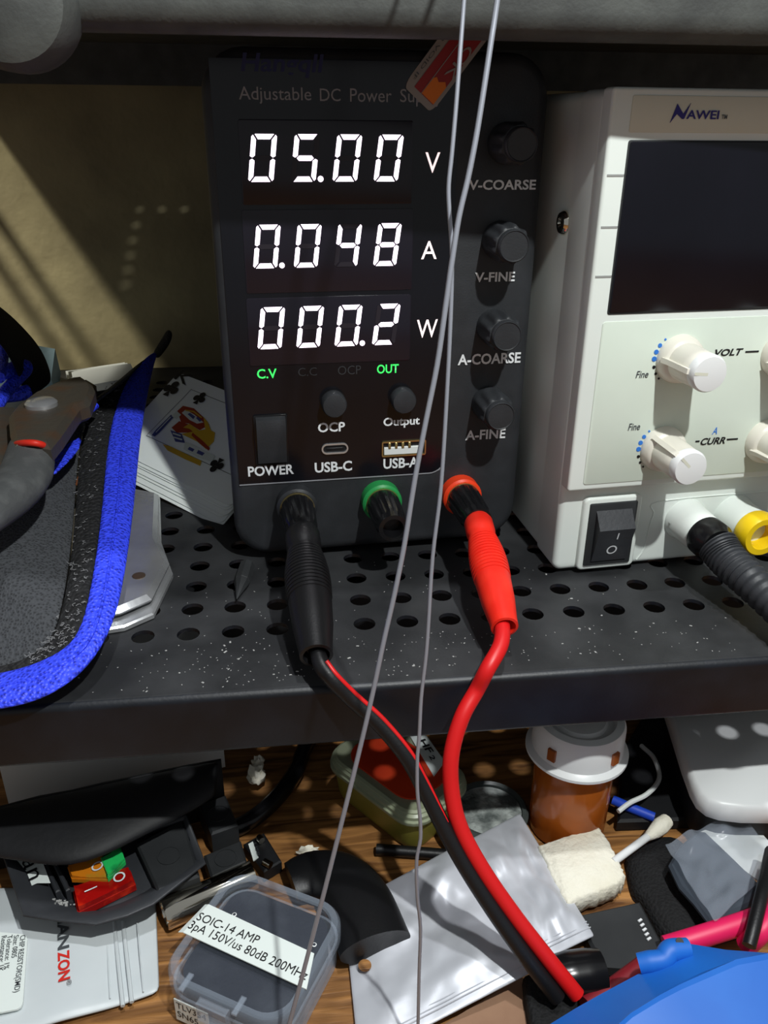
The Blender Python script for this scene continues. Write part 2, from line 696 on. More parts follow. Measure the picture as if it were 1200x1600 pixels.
def holed_sheet(bm, xs, ys, rad, z0, z1, holed=lambda i, j: True, hx=0.0, hy=0.0, nseg=16):
    """sheet of cells, each with a round hole, between two heights"""
    cache = {}

    def vt(x, y, z):
        k = (round(x, 6), round(y, 6), round(z, 6))
        if k not in cache:
            cache[k] = bm.verts.new((x, y, z))
        return cache[k]
    for i in range(len(xs) - 1):
        for j in range(len(ys) - 1):
            xa, xb, ya, yb = xs[i], xs[i + 1], ys[j], ys[j + 1]
            if not holed(i, j):
                for z in (z0, z1):
                    bm.faces.new([vt(x, y, z) for x, y in ((xa, ya), (xb, ya), (xb, yb), (xa, yb))])
                continue
            cx, cy = (xa + xb) / 2, (ya + yb) / 2
            out, inn = [], []
            for k in range(nseg):
                a = 2 * PI * k / nseg + PI / 4
                c, s = math.cos(a), math.sin(a)
                f = max(abs(c), abs(s))
                out.append((cx + c / f * (xb - xa) / 2, cy + s / f * (yb - ya) / 2))
                inn.append((cx + c * rad, cy + s * rad))
            for k in range(nseg):
                l = (k + 1) % nseg
                for z in (z0, z1):
                    bm.faces.new((vt(*out[k], z), vt(*out[l], z), vt(*inn[l], z), vt(*inn[k], z)))
                bm.faces.new((vt(*inn[k], z0), vt(*inn[l], z0), vt(*inn[l], z1), vt(*inn[k], z1)))


PITX, PITY = 0.01517, 0.0160
hx = [0.0385 + PITX * (k - 0.5) for k in range(-15, 22)]
hy = [0.2437 + PITY * (k - 0.5) for k in range(0, 21)]
bm = NB()
holed_sheet(bm, hx, hy, 0.0039, -0.0014, 0.0)
add_lip(bm, LIPY, 0.0, 0.0222, hy[0], SX0, SX1)
box(bm, (SX0, hy[0], -0.0014), (hx[0], hy[-1], 0.0))
box(bm, (hx[-1], hy[0], -0.0014), (SX1, hy[-1], 0.0))
box(bm, (SX0, hy[-1], -0.0014), (SX1, SB, 0.0))
box(bm, (SX0, SB - 0.0014, -0.0222), (SX1, SB, 0.0))
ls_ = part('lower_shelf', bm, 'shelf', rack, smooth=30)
ls_.data.materials.append(MT['deck'])            # dust and lit grey sheen painted into the flat top
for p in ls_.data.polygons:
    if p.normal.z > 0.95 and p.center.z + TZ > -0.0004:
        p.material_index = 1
# upper shelf: a few open holes let the lamp through onto the wall
bm = NB()
LAMPP = V((0.135, -0.03, 0.465))


def hole_for(px, py):
    """where the lamp's ray to a lit spot on the wall crosses the upper shelf"""
    wpt = Y(px, py, 0.606)
    return LAMPP.lerp(wpt, (LAMPP.z - ZU) / (LAMPP.z - wpt.z))


HROWS = [[(218, 325), (253, 325), (288, 325)], [(212, 350)], [(207, 373)], [(203, 397)], [(199, 420)], [(196, 442)]]
HP = sorted([sorted([hole_for(*q) for q in r], key=lambda v: v.x) for r in HROWS], key=lambda r: r[0].y)
uxa, uxb = -0.12, 0.02
ycs = [sum(v.y for v in r) / len(r) for r in HP]
ysp = [ycs[0] - (ycs[1] - ycs[0]) / 2] + [(ycs[i] + ycs[i + 1]) / 2 for i in range(5)] + [ycs[5] + (ycs[5] - ycs[4]) / 2]
ux, uy = [uxa, uxb], ysp
for r, ya, yb in zip(HP, ysp, ysp[1:]):
    c = [v.x for v in r]
    wdh = 0.0050
    xs_ = [uxa]
    for q in c:
        xs_ += [q - wdh, q + wdh]
    xs_.append(uxb)
    holed_sheet(bm, xs_, [ya, yb], 0.0024, ZU - 0.0014, ZU, holed=lambda i, j: i % 2 == 1)
add_lip(bm, LIPU, ZU, 0.0222, LIPU + 0.02, SX0, SX1, 0.0060)
box(bm, (SX0, LIPU + 0.02, ZU - 0.0014), (SX1, uy[0], ZU))
box(bm, (SX0, uy[0], ZU - 0.0014), (ux[0], uy[-1], ZU))
box(bm, (ux[-1], uy[0], ZU - 0.0014), (SX1, uy[-1], ZU))
box(bm, (SX0, uy[-1], ZU - 0.0014), (SX1, SB, ZU))
box(bm, (SX0, SB - 0.0014, ZU - 0.0240), (SX1, SB, ZU))
part('upper_shelf', bm, 'shelf_up', rack, smooth=30, label='dusty dark grey upper shelf with lamplight painted in')
bm = NB()
box(bm, (SX0, SB - 0.0016, ZU + 0.0002), (SX1, SB - 0.0002, ZU + 0.07))  # unseen strip added to stop ceiling light leaking down the wall
part('back_light_stop', bm, 'shelf', rack)
for x in (SX0 - 0.100, SX1 + 0.014):
    for y in (LIPU + 0.01, SB - 0.012):
        bm = NB()
        slab(bm, [(x - 0.0142, y - 0.008), (x + 0.0142, y - 0.008), (x + 0.0142, y + 0.008), (x - 0.0142, y + 0.008)], TZ, ZU + 0.05, 0.002)
        part('post', bm, 'shelf', rack)
for dx in (0.035, 0.052, 0.075):                 # unseen rods added to cast streaks across the wall
    bm = NB()
    tube(bm, [(SX0 - dx, LIPU + 0.0, ZU + 0.002), (SX0 - dx, 0.42, ZU + 0.002), (SX0 - dx, SB, ZU + 0.002)], 0.0032, 8, 3)
    part('streak_rod', bm, 'shelf', rack)
bm = NB()
for y in (LIPU + 0.01, SB - 0.012):
    for zz in (ZU - 0.004, -0.006):
        tube(bm, [(SX0 - 0.09, y, zz), (SX0 - 0.04, y, zz), (SX0 + 0.004, y, zz)], 0.003, 8, 3)
part('post_arm', bm, 'shelf', rack)

# round rubber bumper at the end of the upper shelf
bm = NB()
c = Y(-2, -8, 0.228)
lathe(bm, [(0.0005, 0.0), (0.010, 0.0004), (0.0135, 0.002), (0.0153, 0.006), (0.0153, 0.0165)], axisM(c, (0, 1, 0)) , 40)
thing('rubber_bumper', bm, 'shelf_up', 'round dark grey bumper on the front edge of the upper shelf', 'bumper')

# ================================================================== black power supply
PS = Frame((0.0231, 0.2942, 0), 3.6)
psu = root('bench_power_supply', 'tall black bench power supply with three lit rows of white digits', 'power supply', PS.o, PS.a)
PX0, PX1, PZ0, PZ1 = -0.0458, 0.0682, 0.003, 0.1800
bm = NB()
front_block(bm, PX0, PX1, PZ0, PZ1, 0.0, 0.0085, 0.0135, 0.0042)
part('front_bezel', bm, 'case', psu, True)
bm = NB()
front_block(bm, PX0 + 0.0125, PX1 - 0.002, 0.0122, PZ1 - 0.002, 0.0080, 0.205, 0.006, 0.0002)
part('housing', bm, 'case', psu, True)
for x in (PX0 + 0.058, PX1 - 0.012):
    for y in (0.03, 0.19):
        bm = NB()
        lathe(bm, [(0.007, 0.0), (0.008, 0.0126)], Matrix.Translation((x, y, 0.0)), 16)
        part('foot', bm, 'rubber', psu, True)

# glossy front panel with one rounded lower corner, its pale lower edge
xa, za = PS.hit(374, 756)
xb, zb = PS.hit(693, 737)
zb = za = (za + zb) / 2
zt = 0.1765
rc = 0.006


def panel_outline(x0, x1, z0, z1, r):
    P = [(x0, z1), (x0, z0)]
    for k in range(8):
        a = -PI / 2 + PI / 2 * k / 7
        P.append((x1 - r + r * math.cos(a), z0 + r + r * math.sin(a)))
    P.append((x1, z1))
    return P


bm = NB()
for (ins, yt) in ((0.0, -0.0003),):
    P = panel_outline(xa, xb, za, zt, rc)
    loft(bm, [[(x, yt, z) for x, z in P], [(x, 0.0022, z) for x, z in P]])
part('front_panel', bm, 'gloss', psu, True, smooth=0)
bm = NB()
P = panel_outline(xa, xb, za, zt, rc)[1:-1]
Q = [(x + (0.0003 if i > 3 else 0), z - 0.0005) for i, (x, z) in enumerate(P)]
loft(bm, [[(p[0], -0.0004, p[1]), (q[0], -0.0004, q[1])] for p, q in zip(P, Q)], False, False, False)
part('panel_edge', bm, 'print_g', psu, True, smooth=0)

# display windows and seven-segment digits
SEG = {'0': 'abcdef', '2': 'abged', '4': 'fgbc', '5': 'afgcd', '8': 'abcdefg'}


def seg_poly(s):
    t = 0.19
    g = 0.022
    h = 1.72
    hm = h / 2
    hor = lambda z, kind: ([(g, z - (0 if kind < 0 else t)), (1 - g, z - (0 if kind < 0 else t))] if 0 else None)
    if s == 'a':
        return [(0.10 + g, h), (0.90 - g, h), (0.90 - g - t * 0.75, h - t), (0.10 + g + t * 0.75, h - t)]
    if s == 'd':
        return [(0.10 + g, 0), (0.90 - g, 0), (0.90 - g - t * 0.75, t), (0.10 + g + t * 0.75, t)]
    if s == 'g':
        return [(0.16, hm), (0.16 + t * .5, hm + t / 2), (0.84 - t * .5, hm + t / 2), (0.84, hm), (0.84 - t * .5, hm - t / 2), (0.16 + t * .5, hm - t / 2)]
    x0, x1 = (0.0, t) if s in 'fe' else (1 - t, 1.0)
    lo, hi = (hm + g, h - 0.06) if s in 'fb' else (0.06, hm - g)
    if s == 'f':
        return [(0, lo + .05), (t / 2, lo), (t, lo + .07), (t, hi - t * .75), (0.06, hi + .03), (0, hi - .03)]
    if s == 'b':
        return [(1, lo + .05), (1 - t / 2, lo), (1 - t, lo + .07), (1 - t, hi - t * .75), (.94, hi + .03), (1, hi - .03)]
    if s == 'e':
        return [(0, hi - .05), (t / 2, hi), (t, hi - .07), (t, lo + t * .75), (0.06, lo - .03), (0, lo + .03)]
    return [(1, hi - .05), (1 - t / 2, hi), (1 - t, hi - .07), (1 - t, lo + t * .75), (.94, lo - .03), (1, lo + .03)]


def digit_row(text, x0px, x1px, ytop, ybot, ymid_px, win):
    """four digits between two photo columns (outer edges of the first and last digit at mid height)"""
    wx0, wz1 = PS.hit(win[0], win[1])
    wx1, wz0 = PS.hit(win[2], win[3])
    bm = NB()
    front_block(bm, wx0, wx1, wz0, wz1, -0.0006, 0.001, 0.0008, 0.0002, 3, 2)
    dw = part('display_window', bm, 'display', psu, True)
    xl, zt_ = PS.hit(x0px, ytop)
    xr, _ = PS.hit(x1px, ytop)
    zb_ = PS.hit(x0px, ybot)[1]
    hgt = zt_ - zb_
    dwid = hgt / 1.72 * 0.985
    pitch = (xr - xl - dwid) / 3
    chars = []
    for ch in text:
        if ch == '.':
            chars[-1] += '.'
        else:
            chars.append(ch)
    sl = 0.135

    def place(q, k):
        z = q[1] / 1.72 * hgt
        return (xl + k * pitch + q[0] * dwid + sl * (z - hgt / 2), -0.0008, zb_ + z)
    for k, ch in enumerate(chars):
        on, off = NB(), NB()
        for s in 'abcdefg':
            b_ = on if s in SEG[ch[0]] else off
            pts = [place(q, k) for q in seg_poly(s)]
            loft(b_, [pts, [(p[0], -0.0005, p[2]) for p in pts]])
        if '.' in ch:
            cx, _, cz = place((1.20, 0.10), k)
            rad = 0.115 * dwid
            pts = [(cx + rad * math.cos(2 * PI * i / 14), -0.0008, cz + rad * math.sin(2 * PI * i / 14)) for i in range(14)]
            loft(on, [pts, [(p[0], -0.0005, p[2]) for p in pts]])
        o = part('digit', on, 'white_led', dw, True, 0)
        if len(off.verts):
            part('unlit_segments', off, 'unlit', dw, True, 0)
        else:
            off.free()


digit_row('05.00', 388, 626, 209, 284, 246, (371, 186, 643, 318))
digit_row('0.048', 396, 623, 351, 419, 385, (377, 328, 643, 452))
digit_row('000.2', 403, 621, 480, 545, 512, (384, 466, 640, 562))
for s, bx in (('V', (664, 238, 688, 270)), ('A', (658, 377, 683, 405)), ('W', (651, 500, 684, 528))):
    letter_front(s, PS, psu, bx, 'unit_led', 0.0005, 0.0)
letter_front('C.V', PS, psu, (402, 577, 432, 592), 'green_led', 0.0005, 0.015, label='lit green lettering')
letter_front('OUT', PS, psu, (589, 570, 623, 584), 'green_led', 0.0005, 0.015, label='lit green lettering')
letter_front('C.C', PS, psu, (466, 575, 495, 588), 'print_dim', 0.0005)
letter_front('OCP', PS, psu, (528, 572, 564, 586), 'print_dim', 0.0005)
letter_front('Hangqll', PS, psu, (377, 82, 506, 120), 'logo_b', 0.0005, 0.02, 0.15)
letter_front('Adjustable', PS, psu, (374, 135, 486, 162), 'print_g', 0.0005)
letter_front('DC', PS, psu, (500, 138, 532, 158), 'print_g', 0.0005)
letter_front('Power', PS, psu, (547, 138, 612, 159), 'print_g', 0.0005)
letter_front('Supply', PS, psu, (625, 139, 692, 166), 'print_g', 0.0005)
letter_front('OCP', PS, psu, (497, 661, 539, 676), 'print_w', 0.0005, 0.025)
letter_front('Output', PS, psu, (599, 653, 656, 670), 'print_w', 0.0005, 0.025)
letter_front('POWER', PS, psu, (388, 729, 459, 745), 'print_w', 0.0005, 0.025)
letter_front('USB-C', PS, psu, (492, 723, 550, 739), 'print_w', 0.0005, 0.025)
letter_front('USB-A', PS, psu, (599, 717, 654, 733), 'print_w', 0.0005, 0.025)
letter_front('V-COARSE', PS, psu, (732, 281, 838, 297), 'print_w', 0.0004, 0.025)
letter_front('V-FINE', PS, psu, (742, 426, 805, 441), 'print_w', 0.0004, 0.025)
letter_front('A-COARSE', PS, psu, (715, 554, 814, 571), 'print_w', 0.0004, 0.025)
letter_front('A-FINE', PS, psu, (727, 673, 790, 688), 'print_w', 0.0004, 0.025)

NEG = V((0, -1, 0))
# push buttons, power switch, sockets
for px, py in ((523, 634), (632, 628)):
    u, z = PS.hit(px, py, 0.005)
    bm = NB()
    lathe(bm, [(0.0050, 0.0), (0.0050, 0.0005)], axisM((u, -0.0003, z), NEG), 28)
    q = part('button_ring', bm, 'shiny', psu, True)
    bm = NB()
    lathe(bm, [(0.0046, 0.0), (0.0046, 0.0045), (0.0042, 0.0052), (0.0030, 0.0054), (0.001, 0.0055)], axisM((u, -0.0003, z), NEG), 28)
    part('push_button', bm, 'case', psu, True)
x0, z1 = PS.hit(398, 656, 0.004)
x1, z0 = PS.hit(451, 727, 0.004)
bm = NB()
front_block(bm, x0 - 0.0006, x1 + 0.0006, z0 - 0.0006, z1 + 0.0006, -0.0012, 0.001, 0.0008, 0.0003, 3, 2)
part('switch_frame', bm, 'shiny', psu, True)
bm = NB()
P = [(0.0, z0), (-0.0020, z0 + 0.0005), (-0.0046, z1 - 0.0045), (-0.0040, z1 - 0.0005), (-0.001, z1)]
loft(bm, [[(x0 + 0.0004, y, z) for y, z in P], [(x1 - 0.0004, y, z) for y, z in P]])
part('power_switch', bm, 'case', psu, True)
# usb-c
u, z = PS.hit(523, 700)
bm = NB()
ro = rr(0.0102, 0.0042, 0.0021, 6)
ri = rr(0.0090, 0.0030, 0.0015, 6)
loft(bm, [[(u + p[0], -0.0003, z + p[1]) for p in ro], [(u + p[0], -0.0010, z + p[1]) for p in ro], [(u + p[0], -0.0010, z + p[1]) for p in ri], [(u + p[0], 0.004, z + p[1]) for p in ri]], False, False)
s1 = part('usb_socket', bm, 'steel', psu, True)
bm = NB()
loft(bm, [[(u + p[0], -0.0004, z + p[1]) for p in ri], [(u + p[0], -0.0003, z + p[1]) for p in ri]])
part('socket_cavity', bm, 'ink', s1, True)
bm = NB()
front_block(bm, u - 0.0033, u + 0.0033, z - 0.0004, z + 0.0004, -0.0009, 0.0, 0.0003, 0.0001, 2, 1)
part('tongue', bm, 'rubber', s1, True)
# usb-a
x0, z1 = PS.hit(596, 685)
x1, z0 = PS.hit(664, 713)
z1 = PS.hit(596, 685)[1]
zc = (z0 + z1) / 2
xc = (x0 + x1) / 2
wd, ht = x1 - x0, 0.0062
bm = NB()
ro, ri = rr(wd, ht, 0.0006, 3), rr(wd - 0.0010, ht - 0.0010, 0.0003, 3)
loft(bm, [[(xc + p[0], -0.0003, zc + p[1]) for p in ro], [(xc + p[0], -0.0012, zc + p[1]) for p in ro], [(xc + p[0], -0.0012, zc + p[1]) for p in ri], [(xc + p[0], 0.004, zc + p[1]) for p in ri]], False, False)
s2 = part('usb_socket', bm, 'brass', psu, True)
bm = NB()
loft(bm, [[(xc + p[0], -0.0004, zc + p[1]) for p in ri], [(xc + p[0], -0.0003, zc + p[1]) for p in ri]])
part('socket_cavity', bm, 'ink', s2, True)
bm = NB()
front_block(bm, xc - wd / 2 + 0.0009, xc + wd / 2 - 0.0016, zc - ht / 2 + 0.0007, zc + 0.0007, -0.0011, 0.0, 0.0003, 0.0002, 2, 1)
part('tongue', bm, 'paper', s2, True, label='white tongue')
bm = NB()
for k in range(4):
    xk = xc - wd / 2 + 0.0025 + k * 0.0026
    front_block(bm, xk, xk + 0.0010, zc + 0.0001, zc + 0.0026, -0.0013, 0.0, 0.0002, 0.0001, 2, 1)
part('contact', bm, 'brass', s2, True)


# knobs with scalloped skirts
def ps_knob(px, py):
    L = 0.0165
    u, z = PS.hit(px, py, L)
    bm = NB()
    n = 72
    rings = []
    for r0, sc, hgt in ((0.0066, 0.0, 0.0), (0.0066, 0.0, 0.003), (0.0068, 0.0005, 0.0045), (0.0068, 0.0005, 0.0120), (0.0064, 0.0004, 0.0135), (0.0057, 0.0, 0.0140)):
        rings.append([(u + (r0 - sc + sc * math.cos(9 * 2 * PI * k / n)) * math.cos(2 * PI * k / n), -hgt, z + (r0 - sc + sc * math.cos(9 * 2 * PI * k / n)) * math.sin(2 * PI * k / n)) for k in range(n)])
    loft(bm, rings)
    kb = part('control_knob', bm, 'case', psu, True)
    bm = NB()
    lathe(bm, [(0.0054, 0.0), (0.0054, 0.0022), (0.0050, 0.0027), (0.0047, 0.0024), (0.001, 0.0024)], axisM((u, -0.0138, z), NEG), 36)
    part('knob_cap', bm, 'case', kb, True)


for px, py in ((816, 226), (804, 385), (793, 526), (783, 651)):
    ps_knob(px, py)


# binding posts
def binding_post(px, py, ringm):
    u, z = PS.hit(px, py, 0.004)
    bm = NB()
    lathe(bm, [(0.0078, 0.0), (0.0078, 0.0048), (0.0070, 0.0056)], axisM((u, 0, z), NEG), 36)
    bp = part('binding_post', bm, ringm, psu, True)
    bm = NB()
    lathe(bm, [(0.0066, 0.0), (0.0066, 0.0008)], axisM((u, -0.0056, z), NEG), 30)
    part('washer', bm, 'brass', bp, True)
    bm = NB()
    n = 72
    rings = []
    for r0, sc, hgt in ((0.0064, 0.0, 0.0064), (0.0066, 0.0004, 0.0075), (0.0060, 0.0005, 0.022), (0.0055, 0.0, 0.0235), (0.0053, 0.0, 0.027), (0.0038, 0.0, 0.0272), (0.0030, 0.0, 0.0225)):
        rings.append([(u + (r0 - sc * (1 if math.cos(12 * 2 * PI * k / n) < -0.2 else 0)) * math.cos(2 * PI * k / n), -hgt, z + (r0 - sc * (1 if math.cos(12 * 2 * PI * k / n) < -0.2 else 0)) * math.sin(2 * PI * k / n)) for k in range(n)])
    loft(bm, rings)
    part('post_cap', bm, 'shiny', bp, True, 25)
    mw = wmat(psu)
    return mw @ V((u, -0.0262, z)), mw.to_3x3() @ NEG


tipK, nK = binding_post(464, 792, 'case')
tipG, nG = binding_post(597, 785, 'green')
tipR, nR = binding_post(722, 776, 'orange_red')

# sticker on the black front
sk = root('warning_sticker', 'tilted red sticker with pale border and orange corner on black power supply', 'sticker', PS.o + V((0.0, 0, 0.15)), 0)
U0 = PS.hit(674, 178, 0.0008)
S_ = [PS.hit(*p, 0.0008) for p in ((630, 134), (674, 177), (760, 60), (690, 35))]
mwp = wmat(psu)


def stick_poly(pts, y, name, m):
    bm = NB()
    loft(bm, [[mwp @ V((x, y - 0.0001, z)) for x, z in pts], [mwp @ V((x, y, z)) for x, z in pts]])
    return part(name, bm, m, sk, False, 0)


e1 = V(S_[1]) - V(S_[0])
e2 = (V(S_[3]) - V(S_[0]))
W1, H1 = e1.length, 0.036
e1n = e1.normalized()
e2n = V((-e1n.y, e1n.x))
if e2n.dot(e2) < 0:
    e2n = -e2n
o0 = V(S_[0])
so = lambda a, b: tuple(o0 + e1n * (a * W1) + e2n * (b * H1))
rnd = []
for px_, py_ in rr(1, 1, 0.12, 4):
    rnd.append(so(px_ + 0.5, (py_ + 0.5)))
stick_poly(rnd, -0.0006, 'sticker_sheet', 'sticker_w')
stick_poly([so(0.24, 0.06), so(0.9, 0.06), so(0.9, 0.94), so(0.24, 0.94)], -0.0008, 'red_field', 'sticker_d')
stick_poly([so(0.48, 0.065), so(0.9, 0.065), so(0.9, 0.24), so(0.8, 0.27), so(0.66, 0.23), so(0.55, 0.25), so(0.48, 0.22)], -0.001, 'orange_field', 'sticker_o')
stick_poly([so(0.47, 0.06), so(0.49, 0.06), so(0.49, 0.94), so(0.47, 0.94)], -0.001, 'rule', 'sticker_w')


def stick_text(s, a0, b0, b1, hc, m):
    A = mwp @ V((so(a0, b0)[0], -0.0012, so(a0, b0)[1]))
    B = mwp @ V((so(a0, b1)[0], -0.0012, so(a0, b1)[1]))
    letter_world(s, A, B, hc, m, sk, PS.n, lift=0.0001)


stick_text('CK', 0.66, 0.62, 0.30, 0.0030, 'sticker_w')
stick_text('REMOVED VOID IF', 0.06, 0.95, 0.10, 0.0010, 'ink_g')

# ================================================================== white power supply
NW = Frame((0.1027, 0.2707, 0), 4.6)
nw = root('bench_power_supply', 'white bench power supply with dark blank screen and ivory knobs', 'power supply', NW.o, NW.a)
NX0, NX1, NZ1 = -0.0032, 0.124, NW.hit(947, 136, 0.005)[1]
bm = NB()
front_block(bm, NX0, NX1, 0.0015, NZ1, 0.0, 0.0175, 0.0035, 0.0022)
part('front_bezel', bm, 'whitep', nw, True)
bm = NB()
front_block(bm, NX0 + 0.0003, NX1 - 0.0003, 0.0025, NZ1 - 0.0005, 0.0172, 0.215, 0.0035, 0.0004)
part('housing', bm, 'whitep', nw, True)
for x in (NX0 + 0.018, NX1 - 0.018):
    for y in (0.05, 0.19):
        bm = NB()
        lathe(bm, [(0.006, 0.0), (0.006, 0.0030)], Matrix.Translation((x, y, 0)), 14)
        part('foot', bm, 'rubber', nw, True)
# side screw
for zz in (0.122,):
    o0_ = NW.o + NW.x * NX0
    sp = None
    d = ray(882, 348)
    t = (V(o0_) - CAM).dot(-NW.x) / d.dot(-NW.x)
    p = CAM + d * t
    lp = wmat(nw).inverted() @ p
    bm = NB()
    lathe(bm, [(0.0042, 0.0), (0.0042, 0.0006), (0.0034, 0.0016), (0.002, 0.0017), (0.0012, 0.0010), (0.0003, 0.0010)], axisM((NX0, lp.y, lp.z), (-1, 0, 0)), 24)
    part('screw', bm, 'chrome', nw, True)

# raised upper plate with logo strip, screen and control field
px0, pz0 = NW.hit(888, 769, 0.005)
UPZ1 = NW.hit(985, 150)[1] + 0.003
bm = NB()
front_block(bm, NX0 + 0.0001, NX1 - 0.0002, pz0, NZ1 + 0.0002, -0.0050, 0.0012, 0.0012, 0.0010)
part('control_plate', bm, 'whitep', nw, True)
PW = 0.0050
bm = NB()
lx, lz0 = NW.hit(982, 207, PW)
lz1 = NW.hit(982, 148, PW)[1]
front_block(bm, lx, NX1 - 0.004, lz0, lz1, -PW - 0.0003, -PW + 0.0005, 0.0006, 0.0002, 3, 2)
part('logo_strip', bm, 'logo_strip', nw, True)
sx0, sz1 = NW.hit(984, 221, PW)
_, sz0 = NW.hit(951, 489, PW)
bm = NB()
front_block(bm, sx0, NX1 - 0.007, sz0, sz1, -PW - 0.0006, -PW + 0.0006, 0.0008, 0.0003, 3, 2)
part('screen', bm, 'screen', nw, True)
bm = NB()
front_block(bm, sx0 - 0.0005, NX1 - 0.0065, sz0 - 0.0006, sz1 + 0.0004, -PW - 0.0003, -PW + 0.0004, 0.0008, 0.0002, 3, 2)
part('screen_frame', bm, 'blackmod', nw, True)
fx0, fz1 = NW.hit(940, 503, PW)
_, fz0 = NW.hit(905, 758, PW)
bm = NB()
front_block(bm, 0.0025, NX1 - 0.005, fz0, fz1, -PW - 0.0003, -PW + 0.0005, 0.0012, 0.0002, 4, 2)
part('control_field', bm, 'panelp', nw, True)
# grooves on the left rail of the plate
bm = NB()
for py in (274, 355, 432):
    _, zz = NW.hit(945, py, PW)
    box(bm, (NX0 + 0.0012, -PW - 0.0002, zz - 0.0003), (sx0 - 0.0006, -PW + 0.0004, zz + 0.0003))
part('groove', bm, 'groove', nw, True, 0)
# logo: lightning-like first letter drawn as a shape, then the rest
LW = PW + 0.0006
bm = NB()
for poly in ([(1047, 192), (1059, 162), (1068, 178), (1080, 161), (1069, 186), (1066, 186), (1058, 178)],):
    pts = [NW.hit(*p, LW) for p in poly]
    loft(bm, [[(x, -LW, z) for x, z in pts], [(x, -LW + 0.0002, z) for x, z in pts]])
part('lettering', bm, 'navy', nw, True, 0)
letter_front('AWEI', NW, nw, (1072, 172, 1125, 186), 'navy', LW, 0.022, 0.0)
letter_front('TM', NW, nw, (1127, 179, 1137, 186), 'ink_g', LW, 0.02)
CWF = PW + 0.0005
letter_front('VOLT', NW, nw, (1116, 546, 1162, 557), 'ink', CWF, 0.03, 0.25)
letter_front('CURR', NW, nw, (1094, 685, 1134, 696), 'ink', CWF, 0.03, 0.25)
letter_front('A', NW, nw, (1112, 668, 1122, 679), 'ink_b', CWF, 0.01, 0.25)
letter_front('Fine', NW, nw, (993, 580, 1014, 591), 'ink_g', CWF, 0.01, 0.2)
letter_front('Fine', NW, nw, (981, 662, 1001, 673), 'ink_g', CWF, 0.01, 0.2)


def front_line(p, q, m, wid=0.0003):
    a, b = NW.hit(*p, CWF), NW.hit(*q, CWF)
    bm = NB()
    box(bm, (a[0], -CWF, a[1] - wid), (b[0], -CWF + 0.0002, a[1] + wid))
    part('printed_rule', bm, m, nw, True, 0)


front_line((1165, 550), (1186, 548), 'ink')
front_line((1087, 690), (1093, 690), 'ink')
front_line((1136, 687), (1153, 686), 'ink')


def nw_knob(bpx, bpy, tip_angle, fine):
    u, z = NW.hit(bpx, bpy, PW)
    bm = NB()
    lathe(bm, [(0.0086, 0.0), (0.0086, 0.0008), (0.0078, 0.0036), (0.0072, 0.0042), (0.0066, 0.0046), (0.0062, 0.0180), (0.0058, 0.0190)], axisM((u, -PW - 0.0003, z), NEG), 48)
    kb = part('control_knob', bm, 'knobw', nw, True)
    bm = NB()
    lathe(bm, [(0.0063, 0.0165), (0.0064, 0.0190), (0.0058, 0.0200), (0.004, 0.0202), (0.0005, 0.0203)], axisM((u, -PW - 0.0003, z), NEG), 40)
    part('knob_cap', bm, 'cap', kb, True)
    bm = NB()
    a = math.radians(tip_angle)
    c, s = math.cos(a), math.sin(a)
    for off, r0, r1, ln in ((0.0, 0.0050, 0.0084, 0.0012),):
        P = [(0.0050, 0.0030), (0.0086, 0.0030), (0.0080, 0.0060), (0.0070, 0.0175), (0.0055, 0.0178)]
        rings = []
        for t in (-0.0009, 0.0009):
            rings.append([(u + r * c - t * s, -PW - 0.0003 - h, z + r * s + t * c) for r, h in P])
        loft(bm, rings)
    part('pointer', bm, 'knobw', kb, True)
    bm = NB()
    rings = []
    for r, h in ((0.0015, 0.0204), (0.0062, 0.0200)):
        pass
    P = [(0.0010, 0.0202), (0.0058, 0.0201)]
    for t in (-0.0005, 0.0005):
        rings.append([(u + r * c - t * s, -PW - 0.0004 - h, z + r * s + t * c) for r, h in P])
    loft(bm, rings, False, False, False)
    part('pointer_mark', bm, 'logo_strip', kb, True, 0)
    if fine:
        for rng, m in (((168, 195, 222), 'ink_b'), ((204, 216, 228), 'ink')):
            pass
        bm, bk = NB(), NB()
        for i, deg in enumerate((132, 148, 163, 178, 196, 212, 226)):
            aa = math.radians(deg)
            rd = (0.0004, 0.00075, 0.00085, 0.0009, 0.0006, 0.0005, 0.0004)[i]
            q = (u + 0.0094 * math.cos(aa), z + 0.0094 * math.sin(aa))
            tgt = bm if i < 4 else bk
            pts = [(q[0] + rd * math.cos(2 * PI * k / 12), -CWF, q[1] + rd * math.sin(2 * PI * k / 12)) for k in range(12)]
            loft(tgt, [pts, [(p[0], -CWF + 0.0002, p[2]) for p in pts]])
        part('scale_mark', bm, 'ink_b', nw, True, 0, label='blue scale dots')
        part('scale_mark', bk, 'ink', nw, True, 0, label='black scale dots')


nw_knob(1060, 560, 175, True)
nw_knob(1034, 700, 135, True)
nw_knob(1222, 552, 200, False)
nw_knob(1196, 688, 200, False)

